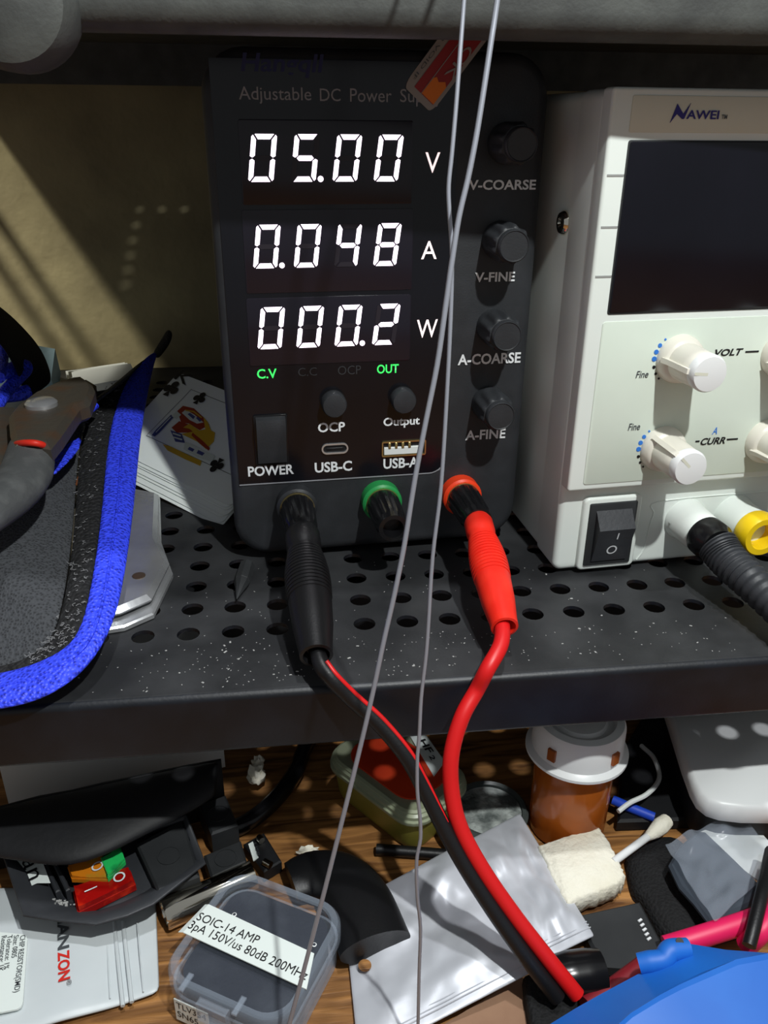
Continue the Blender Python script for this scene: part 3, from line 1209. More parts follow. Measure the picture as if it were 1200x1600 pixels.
# rocker switch on the white supply
bx0, bz1 = NW.hit(911, 776)
bx1, _ = NW.hit(1002, 768)
_, bz0 = NW.hit(896, 888)
bm = NB()
front_block(bm, bx0, bx1, bz0, bz1, -0.0022, 0.001, 0.0022, 0.0010, 5, 3)
rs = part('rocker_switch', bm, 'whitep', nw, True)
kx0, kx1, kz0, kz1 = bx0 + 0.0022, bx1 - 0.0022, bz0 + 0.0022, bz1 - 0.0022
bm = NB()
front_block(bm, kx0, kx1, kz0, kz1, -0.0030, 0.0, 0.0006, 0.0004, 3, 2)
part('switch_frame', bm, 'blackmod', rs, True)
kx0 += 0.0026
kx1 -= 0.0022
kz0 += 0.0022
kz1 -= 0.0026
zm = kz1 - (kz1 - kz0) * 0.30
bm = NB()
P = [(-0.0028, kz1), (-0.0078, zm), (-0.0036, kz0), (-0.0026, kz0)]
loft(bm, [[(kx0, y, z) for y, z in P], [(kx1, y, z) for y, z in P]])
rk = part('rocker', bm, 'tray', rs, True, 20)
bm = NB()
xc = (kx0 + kx1) / 2 + 0.0004
zo = kz0 + (zm - kz0) * 0.36
fr = lambda z: -0.0036 + (-0.0078 + 0.0036) * (z - kz0) / (zm - kz0) - 0.0002
ring_o = [(xc - 0.0005 + 0.0021 * math.cos(2 * PI * k / 24), zo + 0.0021 * math.sin(2 * PI * k / 24)) for k in range(24)]
ring_i = [(xc - 0.0005 + 0.0015 * math.cos(2 * PI * k / 24), zo + 0.0015 * math.sin(2 * PI * k / 24)) for k in range(24)]
loft(bm, [[(x, fr(z), z) for x, z in ring_o], [(x, fr(z), z) for x, z in ring_i]], False, False)
zi = kz0 + (zm - kz0) * 0.80
pts = [(xc + 0.0001, zi - 0.0015), (xc + 0.0006, zi - 0.0015), (xc + 0.0006, zi + 0.0015), (xc + 0.0001, zi + 0.0015)]
bm.faces.new([bm.verts.new((x, fr(z), z)) for x, z in pts])
part('lettering', bm, 'print_w', rs, True, 0)


# output sockets of the white supply
def nw_socket(px, py, ringm):
    u, z = NW.hit(px, py, 0.001)
    bm = NB()
    M = axisM((u, 0, z), NEG)
    lathe(bm, [(0.0086, 0.0), (0.0086, 0.0010), (0.0080, 0.0018), (0.0076, 0.0135), (0.0070, 0.0145)], M, 40)
    sc = part('output_socket', bm, 'whitep', nw, True)
    if ringm:
        bm = NB()
        lathe(bm, [(0.0079, 0.0130), (0.0083, 0.0138), (0.0083, 0.0185), (0.0074, 0.0200), (0.0052, 0.0200), (0.0046, 0.0185), (0.0040, 0.0120), (0.0005, 0.0118)], M, 40)
        part('socket_ring', bm, ringm, sc, True)
    return wmat(nw) @ V((u, -0.0140, z)), wmat(nw).to_3x3() @ NEG


s1p, s1n = nw_socket(1072, 812, None)
s2p, s2n = nw_socket(1148, 806, 'yellow')
_u, _z = NW.hit(1225, 800, 0.001)
# raised field line around the sockets
bm = NB()
a0, c1 = NW.hit(1022, 783)
a1, c0 = NW.hit(990, 878)
tube(bm, [(a1 + 0.001, -0.0001, c0 + 0.001), (a1 + 0.0035, -0.0001, c0 + 0.006), (a0 + 0.0005, -0.0001, c1 - 0.006), (a0 + 0.006, -0.0001, c1), (NX1 - 0.01, -0.0001, c1)], 0.0003, 6, 6)
part('trim_line', bm, 'whitep', nw, True)

# black plug with ribbed strain relief in the first socket
pl = root('power_plug', 'black plug with long ribbed cable sleeve in the white power supply socket', 'plug', s1p)
bm = NB()
lathe(bm, [(0.0070, 0.0002), (0.0078, 0.0010), (0.0078, 0.0065), (0.0068, 0.0080), (0.0064, 0.0100)], axisM(s1p, s1n), 36)
part('plug_body', bm, 'shiny', pl)
q0 = s1p + s1n * 0.009
q1 = Z(1142, 880, 0.0165)
q2 = Z(1205, 938, 0.0125)
q3 = Z(1300, 1030, 0.0085)
path = smooth_path([q0, q1, q2, q3], 26)
bm = NB()
n = len(path)
tube(bm, path, [(0.0074 - 0.0014 * i / n) * (1.0 if (i // 2) % 2 == 0 else 0.90) for i in range(n)], 18, 1)
part('ribbed_sleeve', bm, 'tray', pl)

# ================================================================== red and black test lead
ld = root('test_lead', 'red and black test lead pair plugged into the black power supply', 'test lead', (0.03, LIPY, 0.0))


def banana(tip, nrm, endpt, m, sc=1.0):
    ax = (endpt - tip).normalized()
    L = (endpt - tip).length
    M = axisM(tip + ax * 0.0006, ax)
    prof = [(0.0040, -0.004), (0.0058, 0.0), (0.0062, 0.001), (0.0062, 0.007), (0.0056, 0.0085), (0.0056, 0.0100)]
    z = 0.0105
    g1 = L * 0.58
    while z < g1:
        f = (z - 0.0105) / (g1 - 0.0105)
        r = 0.0062 + 0.0016 * math.sin(PI * min(1, f * 1.1) * 0.7)
        prof += [(r, z), (r, z + 0.0010), (r - 0.00035, z + 0.0011), (r - 0.00035, z + 0.0015)]
        z += 0.0016
    prof += [(0.0072, g1 + 0.001), (0.0066, L * 0.78), (0.0054, L - 0.003), (0.0052, L), (0.0042, L + 0.0002), (0.0030, L - 0.003)]
    prof = [(r * sc, h) for r, h in prof]
    bm = NB()
    lathe(bm, prof, M, 36)
    return part('banana_plug', bm, m, ld, False, 30)


eK = Z(494, 1022, 0.0105)
eR = Z(788, 978, 0.0125)
bp1 = banana(tipK, nK, eK, 'rubber')
bp2 = banana(tipR, nR, eR, 'red', 0.86)
red_path = [eR - (eR - tipR).normalized() * 0.004, Z(783, 1005, 0.0105), Z(762, 1045, 0.006), Y(745, 1078, 0.2050), Y(722, 1120, 0.2005), Y(706, 1175, 0.1960),
            Y(705, 1230, 0.1920), Y(718, 1290, 0.1870), Y(752, 1355, 0.1810), Y(800, 1425, 0.1740), Y(850, 1490, 0.1670), Y(902, 1555, 0.1600)]
bm = NB()
tube(bm, red_path, 0.00255, 16, 8)
part('wire', bm, 'redcable', ld, False, 60, label='red wire')
blk_path = [eK - (eK - tipK).normalized() * 0.004, Z(503, 1040, 0.0088), Z(520, 1062, 0.0055), Y(550, 1092, 0.2040), Y(592, 1130, 0.2010), Y(634, 1180, 0.1965),
            Y(662, 1230, 0.1925), Y(692, 1290, 0.1872), Y(726, 1352, 0.1815), Y(772, 1424, 0.1742), Y(820, 1492, 0.1670), Y(872, 1560, 0.1600)]
bm = NB()
tube(bm, blk_path, 0.0026, 16, 8)
part('wire', bm, 'rubber', ld, False, 60, label='black wire')
strip = [p + V((0.0013, -0.0006, 0.0019)) for p in blk_path[1:8]]
bm = NB()
tube(bm, strip, [0.0008, 0.0008, 0.0008, 0.0008, 0.0007, 0.0006, 0.0004], 8, 8)
part('torn_strip', bm, 'redcable', ld, False, 60, label='thin red strip along the black wire')

# ================================================================== two thin hanging wires
w1 = [(725, 0), (719, 80), (713, 160), (706, 240), (701, 290), (702, 330), (706, 390), (705, 470), (699, 600), (689, 760), (676, 870), (669, 980), (665, 1030),
      (658, 1090), (655, 1150), (652, 1185), (652, 1235), (656, 1275), (657, 1310), (651, 1345), (652, 1400), (657, 1450), (655, 1520), (653, 1610)]
w2 = [(777, 0), (768, 60), (759, 120), (748, 190), (741, 230), (731, 280), (717, 340), (706, 410), (696, 480), (683, 570), (665, 660), (648, 750), (632, 850), (616, 930),
      (600, 1000), (583, 1080), (567, 1150), (545, 1240), (525, 1320), (510, 1380), (492, 1450), (471, 1530), (452, 1600)]


def hang(pix, y0, y1, rad, name, label):
    P = [Y(px, py, y0 + (y1 - y0) * (py / 1600.0)) for px, py in pix]
    top = P[0] + (P[0] - P[2]).normalized() * 0.03
    top.z = max(top.z, ZU + 0.012)
    over = V((top.x + 0.002, LIPU + 0.012, ZU + 0.0008))
    over2 = V((over.x + 0.004, LIPU + 0.05, ZU + 0.0008))
    mid = V(((top.x + over.x) / 2, (top.y + over.y) / 2, top.z + 0.002))
    bm = NB()
    tube(bm, [over2, over, mid, top] + P, rad, 8, 4)
    thing(name, bm, 'wire', label, 'wire', smooth=60)


hang(w1, 0.196, 0.153, 0.00050, 'thin_wire', 'thin kinked silver wire hanging straight down across the white foil bag')
hang(w2, 0.190, 0.150, 0.00062, 'thin_wire', 'thin silver wire slanting down to the clear box with printed tape')

# ================================================================== left end of the shelf
# playing cards
CORDER = 7
CST = 0.00055
_t, _p = math.radians(33), math.radians(233)
CN = V((math.sin(_t) * math.cos(_p), math.sin(_t) * math.sin(_p), math.cos(_t)))
CO = Z(213, 719, 0.0125)


def CP(px, py, l=0.0):
    """point of the photograph on the plane of the uppermost, leaning card"""
    d = ray(px, py)
    q = CO + CN * l
    return CAM + d * ((q - CAM).dot(CN) / d.dot(CN))


cu_ = (CP(356, 789) - CP(213, 719)).normalized()
cv_ = CN.cross(cu_)
uv = lambda p: ((p - CO).dot(cu_), (p - CO).dot(cv_))
fU, fV = uv(CP(229, 681))
gU, gV = uv(CP(299, 609))
U0_, U1_ = fU - 0.0135, uv(CP(356, 789))[0] + 0.0022
V1_ = gV + 0.0065
CWD, CHT = U1_ - U0_, V1_
drop = -uv(CP(212, 757, -CST * 6))[1]


def cpt(u, v, l):
    return CO + cu_ * (U0_ + u) + cv_ * v + CN * l


names = ['bottom white card of the fanned pile beside the black power supply', 'second card from the bottom of the fanned pile', 'third card from the bottom of the fanned pile',
         'middle card of the fanned pile, half in shadow', 'third card from the top of the fanned pile', 'card lying directly under the clubs court card']
for k in range(CORDER):
    l = CST * (k - CORDER + 1)
    back = drop * (1 - k / (CORDER - 1)) ** 1.3 + (0.0006 if k % 2 else 0)
    P = [cpt(p[0] + CWD / 2 - 0.0007 * (k % 3), p[1] + CHT / 2 - back, l) for p in rr(CWD, CHT, 0.0030, 4)]
    bm = NB()
    loft(bm, [[p - CN * 0.0003 for p in P], P])
    if k == CORDER - 1:
        cd_root = root('playing_card', 'uppermost playing card, a clubs court card showing its red and gold figure', 'playing card', cpt(CWD / 2, CHT / 2, l), 0, 'fanned playing cards')
        part('card_sheet', bm, 'card', cd_root, smooth=0)
    else:
        thing('playing_card', bm, 'card', names[k], 'playing card', 'fanned playing cards', smooth=0)
# small dark block the pile leans on
bm = NB()
pq = [cpt(u, v, -CST * 8) for u, v in ((0.006, CHT - 0.012), (CWD - 0.006, CHT - 0.012))]
pq = [V((p.x, p.y + 0.004, 0)) for p in pq]
_h = min(cpt(0.006, CHT - 0.012, 0).z, cpt(CWD - 0.006, CHT - 0.012, 0).z) - 0.006
slab(bm, [(pq[0].x, pq[0].y), (pq[1].x, pq[1].y), (pq[1].x + 0.008, pq[1].y + 0.02), (pq[0].x + 0.008, pq[0].y + 0.02)], 0.0001, _h, 0.001)
thing('card_case', bm, 'blackbox', 'small black case behind the leaning playing cards, mostly hidden in shadow', 'case')


# printed face of the top card: frame, clubs, letter and a plain court-like figure
def face_px(pix, m, name, l):
    bm = NB()
    bm.faces.new([bm.verts.new(CP(px, py, l)) for px, py in pix])
    return part(name, bm, m, cd_root, smooth=0)


bm = NB()
_w = 0.00012
for a, b in (((fU, fV), (U1_, fV)), ((fU, fV), (gU, gV)), ((gU, gV), (U1_, gV))):
    du, dv = (0, _w) if abs(a[1] - b[1]) < 0.001 else (_w, 0)
    bm.faces.new([bm.verts.new(CO + cu_ * q[0] + cv_ * q[1] + CN * 0.0002) for q in ((a[0] - du, a[1] - dv), (b[0] - du, b[1] - dv), (b[0] + du, b[1] + dv), (a[0] + du, a[1] + dv))])
part('printed_frame', bm, 'ink', cd_root, smooth=0)
figure = [
    ([(277, 642), (286, 634), (303, 638), (318, 652), (327, 664), (312, 672), (296, 662), (283, 660)], 'card_red', 0.0002),
    ([(268, 668), (280, 658), (298, 664), (308, 676), (290, 676), (276, 676)], 'card_red', 0.00022),
    ([(283, 678), (303, 674), (325, 670), (336, 676), (334, 690), (322, 702), (308, 690)], 'card_gold', 0.00024),
    ([(284, 645), (290, 640), (304, 648), (318, 660), (308, 662), (296, 656)], 'card_in', 0.00026),
    ([(237, 680), (243, 672), (267, 648), (273, 650), (249, 676), (242, 682)], 'card_blue', 0.00028),
    ([(268, 650), (276, 642), (283, 648), (276, 655)], 'card_in', 0.0003),
    ([(266, 672), (284, 678), (289, 692), (274, 690)], 'card_blue', 0.0003),
    ([(289, 690), (312, 700), (336, 712), (331, 722), (308, 714), (287, 702)], 'card_in', 0.00032),
    ([(296, 698), (304, 702), (301, 706), (293, 702)], 'card_blue', 0.00034),
    ([(310, 703), (320, 708), (316, 712), (307, 708)], 'card_blue', 0.00034),
    ([(254, 694), (268, 698), (296, 712), (315, 720), (313, 728), (290, 718), (262, 704)], 'card_gold', 0.0003),
    ([(318, 652), (325, 660), (331, 676), (326, 690), (321, 674)], 'card_gold', 0.0003),
    ([(286, 668), (296, 662), (311, 672), (322, 688), (317, 690), (306, 678), (296, 670)], 'card_gold', 0.00036),
    ([(301, 676), (316, 688), (328, 700), (326, 704), (312, 693), (299, 680)], 'card_red', 0.00038),
    ([(293, 647), (297, 645), (305, 651), (302, 655)], 'card_blue', 0.0004),
    ([(306, 653), (309, 651), (315, 657), (312, 659)], 'card_blue', 0.0004),
    ([(289, 640), (303, 642), (316, 652), (314, 653), (302, 644), (290, 642)], 'card_gold', 0.0004),
    ([(270, 676), (283, 680), (282, 682), (270, 678)], 'card_in', 0.00042),
    ([(271, 682), (285, 686), (284, 688), (271, 684)], 'card_in', 0.00042),
    ([(243, 675), (266, 651), (267, 652), (244, 676)], 'card_in', 0.0004),
]
for pix, m, l in figure:
    face_px(pix, m, 'printed_figure', l)


def club(cx, cy, turn, s, l=0.0005):
    C = CP(cx, cy, l)
    X = cu_ * math.cos(turn) + cv_ * math.sin(turn)
    Yv = CN.cross(X)
    bm = NB()
    for (a, b) in ((0, 0.52), (-0.5, -0.12), (0.5, -0.12)):
        bm.faces.new([bm.verts.new(C + X * s * (a + 0.43 * math.cos(2 * PI * k / 18)) + Yv * s * (b + 0.43 * math.sin(2 * PI * k / 18))) for k in range(18)])
    bm.faces.new([bm.verts.new(C + X * s * a + Yv * s * b) for a, b in ((-0.09, 0.3), (0.09, 0.3), (0.12, -0.4), (0.4, -0.95), (-0.4, -0.95), (-0.12, -0.4))])
    part('printed_club', bm, 'ink', cd_root, smooth=0)


club(268, 607, 0.0, 0.0052)
club(312, 622, 0.0, 0.0040)
club(338, 727, PI, 0.0042)
letter_world('K', CP(272, 592), CP(291, 603), 0.0062, 'ink', cd_root, up=CN, bold=0.01, lift=0.0005)

# small stack of white paper behind the pliers
for k, (dx, lab) in enumerate(((0, 'lowest of three white paper slips behind the pliers by the wall'), (4, 'middle of three white paper slips behind the pliers by the wall'), (9, 'uppermost of three white paper slips behind the pliers by the wall'))):
    z = 0.0008 + 0.006 * k
    bm = NB()
    pts = [Z(110 + dx, 615, z), Z(205 + dx, 597, z), Z(196 + dx, 576, z), Z(104 + dx, 590, z)]
    slab(bm, [(p.x, p.y) for p in pts], 0.0008 + 0.0055 * k, 0.0008 + 0.0055 * k + 0.0045)
    thing('paper_slip', bm, 'paper', lab, 'paper', 'paper slips by the wall', 0)

# octagonal polished metal block: two plates
mb = root('metal_block', 'polished octagonal two-plate metal block beside the blue edged pouch', 'metal block', Z(215, 900, 0))


def plate(pix, z0, z1, bev, name):
    P = [Z(px, py, z1) for px, py in pix]
    bm = NB()
    slab(bm, [(p.x, p.y) for p in P], z0, z1, bev)
    return part(name, bm, 'steel', mb, smooth=20)


plate([(150, 985), (194, 978), (240, 958), (270, 895), (252, 846), (250, 775), (180, 765), (120, 800), (110, 950)], 0.0002, 0.0026, 0.0006, 'bottom_plate')
bm = NB()
P = [Z(px, py, 0.004) for px, py in [(150, 950), (190, 945), (225, 915), (240, 870), (235, 800), (170, 800), (130, 930)]]
slab(bm, [(p.x, p.y) for p in P], 0.0025, 0.0038)
part('spacer', bm, 'rust', mb, smooth=0)
plate([(140, 960), (187, 951), (236, 930), (264, 875), (245, 838), (247, 768), (180, 755), (115, 790), (105, 930)], 0.0037, 0.0070, 0.0018, 'top_plate')
bm = NB()
lathe(bm, [(0.0024, 0.0), (0.0024, 0.0003), (0.0018, 0.0004), (0.0005, 0.0001)], Matrix.Translation(Z(217, 900, 0.0070)), 20)
part('screw', bm, 'rust', mb)

# black pouch flap with blue binding
wb = root('tool_pouch', 'black woven tool pouch with loop strip and bright blue binding lying over the shelf edge', 'pouch', Z(60, 960, 0.0))
rows = [
    ((-60, 1116), (-60, 1062), (-60, 1052), (-60, 900), 0.0040, 0.02),
    ((0, 1109), (0, 1054), (0, 1045), (-55, 885), 0.0045, 0.022),
    ((50, 1099), (45, 1043), (40, 1033), (-50, 870), 0.0060, 0.024),
    ((100, 1076), (82, 1027), (70, 1012), (-50, 855), 0.0080, 0.027),
    ((150, 1032), (120, 1004), (88, 988), (-45, 840), 0.0110, 0.030),
    ((183, 965), (137, 948), (102, 932), (-40, 815), 0.0150, 0.032),
    ((198, 880), (150, 872), (112, 862), (-35, 790), 0.0190, 0.034),
    ((210, 790), (160, 792), (119, 780), (-25, 760), 0.0240, 0.036),
    ((217, 705), (166, 705), (124, 690), (10, 725), 0.0290, 0.038),
    ((226, 640), (178, 640), (140, 635), (70, 680), 0.0330, 0.040),
    ((239, 572), (204, 580), (192, 590), (160, 622), 0.0390, 0.043),
    ((246, 553), (234, 556), (228, 560), (205, 585), 0.0415, 0.044),
]
band, velc, fab, blk = [], [], [], []
for o_, b_, v_, f_, z0, z1 in rows:
    po, pb, pv, pf = Z(*o_, z0), Z(*b_, z0 + 0.0030), Z(*v_, z0 + 0.0024), Z(*f_, z1)
    mid = po.lerp(pb, 0.5) + V((0, 0, 0.0014))
    q1_, q2_ = po.lerp(pb, 0.2) + V((0, 0, 0.0011)), po.lerp(pb, 0.8) + V((0, 0, 0.0008))
    band.append([po, q1_, mid, q2_, pb])
    velc.append([pb + V((0, 0, -0.0012)), pb.lerp(pv, 0.5), pv])
    fab.append([pv + V((0, 0, -0.0008)), pv.lerp(pf, 0.33), pv.lerp(pf, 0.66), pf])
sheet('fabric_panel', fab, 'fabric', 0.0016, wb, 2)
sheet('loop_strip', velc, 'velcro', 0.0022, wb, 2)
sheet('binding', band, 'blue', 0.0018, wb, 2, label='blue binding')
tip = [[Z(237, 556, 0.0405), Z(247, 561, 0.0400)], [Z(243, 545, 0.043), Z(255, 551, 0.0425)], [Z(254, 528, 0.047), Z(267, 535, 0.0465)], [Z(262, 513, 0.051), Z(271, 518, 0.0505)]]
sheet('strap_end', tip, 'black_web', 0.003, wb, 2)
# blue ribs on the panel near the pliers
bm = NB()
tube(bm, [Z(74, 702, 0.0405), Z(95, 682, 0.0415), Z(118, 661, 0.0425), Z(150, 634, 0.0435)], 0.0014, 10, 6)
part('ribbon', bm, 'blue', wb)
g = [[Z(73, 757, 0.0385), Z(70, 722, 0.0395)], [Z(100, 730, 0.0390), Z(96, 700, 0.0400)], [Z(128, 702, 0.0395), Z(131, 672, 0.0405)]]
sheet('ribbon', g, 'blue', 0.0012, wb, 1)
mid_ = [r[2] + V((0, 0, 0.0007)) for r in band[:-1]]
bm = NB()
tube(bm, mid_, 0.0005, 8, 4)
part('fold_line', bm, 'blue', wb)
bm = NB()
for k in range(230):
    i = random.uniform(2.2, 9.8)
    j = int(i)
    f = i - j
    u = random.uniform(0.15, 1.0)
    p = velc[j][0].lerp(velc[j + 1][0], f).lerp(velc[j][2].lerp(velc[j + 1][2], f), u) + V((0, 0, 0.0018))
    ln = random.uniform(0.0006, 0.0018)
    a = random.uniform(0, 2 * PI)
    d = V((math.cos(a), math.sin(a), random.uniform(-.2, .4))) * ln
    e = V((-d.y, d.x, 0)).normalized() * ln * 0.5
    tube(bm, [p, p + d * .5 + e, p + d], 0.00011, 4, 2)
o = part('loop_fuzz', bm, 'fuzz', wb, smooth=60)
o['kind'] = 'stuff'
# bit of stripped wire caught in the loops
bm = NB()
tube(bm, [Z(120, 757, 0.0275), Z(122, 748, 0.0280), Z(127, 741, 0.0285)], 0.00055, 6, 5)
cw = root('wire_scrap', 'tiny scrap of copper wire with frayed pale end on the black loop strip', 'wire scrap', Z(124, 748, 0.027))
part('copper_end', bm, 'copper', cw)
bm = NB()
for k in range(9):
    p = Z(127 + k * 1.6, 741 - k * 1.0, 0.0290)
    a = random.uniform(0, 6.28)
    tube(bm, [p, p + V((math.cos(a), math.sin(a), 0.4)) * 0.0012], 0.0003, 5, 2)
part('frayed_end', bm, 'lint', cw)

# pliers
pz = 0.056
plr = root('pliers', 'worn dark steel pliers with grey dipped handle and red band', 'pliers', Z(60, 680, 0.04))
head = [(20, 693), (14, 672), (12, 645), (22, 632), (50, 612), (84, 596), (112, 588), (131, 586), (143, 595), (148, 605), (139, 627), (124, 632), (110, 652), (94, 675), (78, 694), (50, 690)]
P = [Z(px, py, pz) for px, py in head]
bm = NB()
slab(bm, [(p.x, p.y) for p in P], pz - 0.008, pz, 0.0022)
part('head', bm, 'rust', plr, smooth=30)
bm = NB()
P = [Z(px, py, pz - 0.007) for px, py in [(112, 655), (128, 634), (146, 622), (150, 600), (133, 590), (118, 610), (100, 650)]]
slab(bm, [(p.x, p.y) for p in P], pz - 0.012, pz - 0.007, 0.001)
part('jaw', bm, 'rust', plr, smooth=30)
bm = NB()
lathe(bm, [(0.0062, 0.0), (0.0062, 0.0016), (0.0052, 0.0026), (0.002, 0.0030), (0.0004, 0.0030)], Matrix.Translation(Z(65, 634, pz) + V((0, 0, -0.0002))), 30)
part('pivot', bm, 'steel', plr)
bm = NB()
tube(bm, [Z(19, 697, pz - 0.0065), Z(30, 693, pz - 0.0012), Z(50, 692, pz + 0.0004), Z(68, 696, pz - 0.0014), Z(80, 706, pz - 0.0065)], 0.0012, 10, 6)
part('grip_band', bm, 'redband', plr, label='red band')
bm = NB()
tube(bm, [Z(48, 698, pz - 0.0060), Z(46, 716, pz - 0.0070), Z(40, 740, pz - 0.0085), Z(24, 762, pz - 0.0095), Z(-4, 785, pz - 0.010), Z(-60, 822, pz - 0.011)], [0.0078, 0.0086, 0.0092, 0.0096, 0.0098, 0.0096], 20, 6, flat=0.72, up=(0, 0, 1))
part('handle_grip', bm, 'grip', plr, label='grey dipped handle')
bm = NB()
tube(bm, [Z(2, 650, pz - 0.010), Z(-4, 690, pz - 0.010), Z(2, 722, pz - 0.010), Z(-18, 745, pz - 0.012)], [0.008, 0.007, 0.005, 0.006], 14, 5, flat=0.5, up=(0, 0, 1))
part('second_handle', bm, 'rust', plr)

# strap, cord and card at the far left
bm = NB()
g = []
for (a, b, z) in (((-60, 440), (-60, 500), 0.09), ((0, 478), (-2, 530), 0.078), ((32, 507), (16, 562), 0.065), ((62, 540), (30, 590), 0.052), ((76, 570), (36, 612), 0.042), ((84, 600), (40, 640), 0.034)):
    g.append([Z(*a, z), Z(*a, z).lerp(Z(*b, z), 0.5) + V((0, 0, 0.003)), Z(*b, z)])
sheet('strap', g, 'black_web', 0.0025, None, 2, 'wide black webbing strap rising behind the pliers', 'strap')
bm.free()
bm = NB()
tube(bm, [Z(-20, 660, 0.045), Z(2, 622, 0.047), Z(22, 597, 0.050), Z(40, 578, 0.052), Z(38, 571, 0.054), Z(22, 574, 0.055), Z(0, 584, 0.055), Z(-20, 560, 0.057)], 0.0030, 10, 8)
tube(bm, [Z(-8, 530, 0.062), Z(2, 545, 0.061), Z(3, 565, 0.058), Z(-2, 590, 0.056)], 0.0028, 10, 6)
tube(bm, [Z(8, 618, 0.043), Z(26, 616, 0.043), Z(45, 612, 0.043)], 0.0034, 10, 6)
thing('cord', bm, 'blue', 'looped bright blue braided cord beside the black strap', 'cord', smooth=60)
bm = NB()
pts = [Z(58, 540, 0.030), Z(86, 545, 0.030), Z(80, 592, 0.016), Z(-20, 580, 0.016), Z(-20, 520, 0.030)]
bm.faces.new([bm.verts.new(p) for p in pts])
r_ = bmesh.ops.extrude_face_region(bm, geom=list(bm.faces))
for v in [q for q in r_['geom'] if isinstance(q, bmesh.types.BMVert)]:
    v.co += V((0, 0.004, -0.0165))
thing('card_box', bm, 'bluegrey', 'blue grey card piece leaning behind the black strap near the wall', 'card', smooth=0)

# pointed bit on the shelf
bm = NB()
a, b = Z(386, 884, 0.0035), Z(370, 936, 0.0020)
tube(bm, [a, a.lerp(b, 0.45), a.lerp(b, 0.55), b], [0.0030, 0.0032, 0.0028, 0.0002], 8, 3)
thing('driver_bit', bm, 'blackmod', 'small dark pointed tool bit lying on the perforated shelf', 'tool bit', smooth=30)

# dust and swarf
bm = NB()
for k in range(420):
    x, y = random.uniform(-0.10, 0.155), random.choice((random.uniform(0.2125, 0.236), random.uniform(0.2125, 0.29)))
    if random.random() < 0.5:
        x = random.gauss(-0.03, 0.025) if random.random() < 0.6 else random.gauss(0.05, 0.03)
    s = 0.00010 + (0.00006 if random.random() < 0.75 else 0.00022) * random.random()
    if x < -0.07 and y < 0.26 or any(abs(((x - 0.0385) / PITX) - round((x - 0.0385) / PITX)) * PITX < 0.0042 and abs(((y - 0.2437) / PITY) - round((y - 0.2437) / PITY)) * PITY < 0.0042 for _ in (0,)) and y > 0.238:
        continue
    a = random.uniform(0, 6.28)
    d = V((math.cos(a), math.sin(a), 0)) * s * random.uniform(1, 2.2)
    e = V((-math.sin(a), math.cos(a), 0)) * s
    p = V((x, y, 0.0001))
    vs = [bm.verts.new(p + q) for q in (-d - e, d - e, d + e, -d + e)]
    t_ = bm.verts.new(p + V((0, 0, s)))
    for i in range(4):
        bm.faces.new((vs[i], vs[(i + 1) % 4], t_))
tag(link_mesh('dust', bm, 'lint', 0), 'pale dust and metal flecks scattered on the black perforated shelf', 'dust', kind='stuff')

# ================================================================== clutter on the desk under the shelf
# white box far back
bm = NB()
a = Z(16, 1195, -0.045)
pts = [Z(14, 1258, -0.098), Z(352, 1196, -0.098)]
dx = (pts[1] - pts[0]).normalized()
dn = V((-dx.y, dx.x, 0))
P = [pts[0], pts[1], pts[1] + dn * 0.05, pts[0] + dn * 0.05]
slab(bm, [(p.x, p.y) for p in P], TZ, -0.052, 0.002)
thing('carton', bm, 'paper', 'white carton standing under the shelf behind the black case', 'carton')

# black crate added so the shelf holes and back read dark
bm = NB()
slab(bm, [(-0.185, 0.325), (0.33, 0.325), (0.33, 0.56), (-0.185, 0.56)], TZ + 0.0002, -0.035, 0.003)
thing('dark_filler_crate', bm, 'blackbox', 'large black crate added to darken the back under the shelf', 'crate')

# resistor bag
bagc = [T(-70, 1395, 0.001), T(244, 1385, 0.001), T(251, 1556, 0.001), T(-70, 1655, 0.001)]
rb = root('component_bag', 'flat white resistor bag with printed label and red and black lettering', 'bag', sum(bagc, V()) / 4)
o = sheet('bag_body', quad_grid(bagc, 14, 10, lambda u, v: 0.0016 + 0.0022 * math.sin(PI * min(1, u * 1.15)) * math.sin(PI * v) + 0.0006 * math.sin(9 * u + 4 * v)), 'bag', 0.0014, rb, 1)
ZB = TZ + 0.0056
for a, b in (((178, 1440), (192, 1572)), ((192, 1440), (206, 1566)), ((166, 1455), (172, 1560)), ((214, 1440), (224, 1550))):
    bm = NB()
    wd = 0.0007 if a[0] in (178, 192) else 0.00025
    tube(bm, [Z(*a, ZB - 0.0015), Z((a[0] + b[0]) / 2, (a[1] + b[1]) / 2, ZB - 0.0012), Z(*b, ZB - 0.0020)], wd, 8, 4)
    part('zip_ridge', bm, 'bag', rb)
bm = NB()
lq = [Z(*p, ZB) for p in ((-40, 1453), (36, 1460), (41, 1463), (43, 1469), (36, 1566), (33, 1573), (27, 1577), (-40, 1590))]
slab(bm, [(p.x, p.y) for p in lq], ZB - 0.0006, ZB + 0.0001)
part('paper_label', bm, 'label', rb, smooth=0)
for s, a, b, hc in (('CHIP RESISTORS(SMD)', (32, 1463), (22, 1552), 0.0017), ('Size: 0805', (22, 1463), (18, 1498), 0.0016), ('Tolerance: 1%', (12, 1463), (6, 1516), 0.0016), ('Resistance: 1K', (3, 1464), (-3, 1520), 0.0016)):
    letter_world(s, Z(*a, ZB), Z(*b, ZB), hc, 'ink_g', rb, bold=0.008)
letter_world('CHIAN', Z(90, 1402, ZB), Z(91, 1486, ZB), 0.0034, 'ink_g', rb, bold=0.03)
letter_world('ZON', Z(91, 1489, ZB), Z(92, 1535, ZB), 0.0034, 'ink_r', rb, bold=0.03)
letter_world('®', Z(104, 1533, ZB), Z(105, 1541, ZB), 0.0014, 'ink_g', rb)

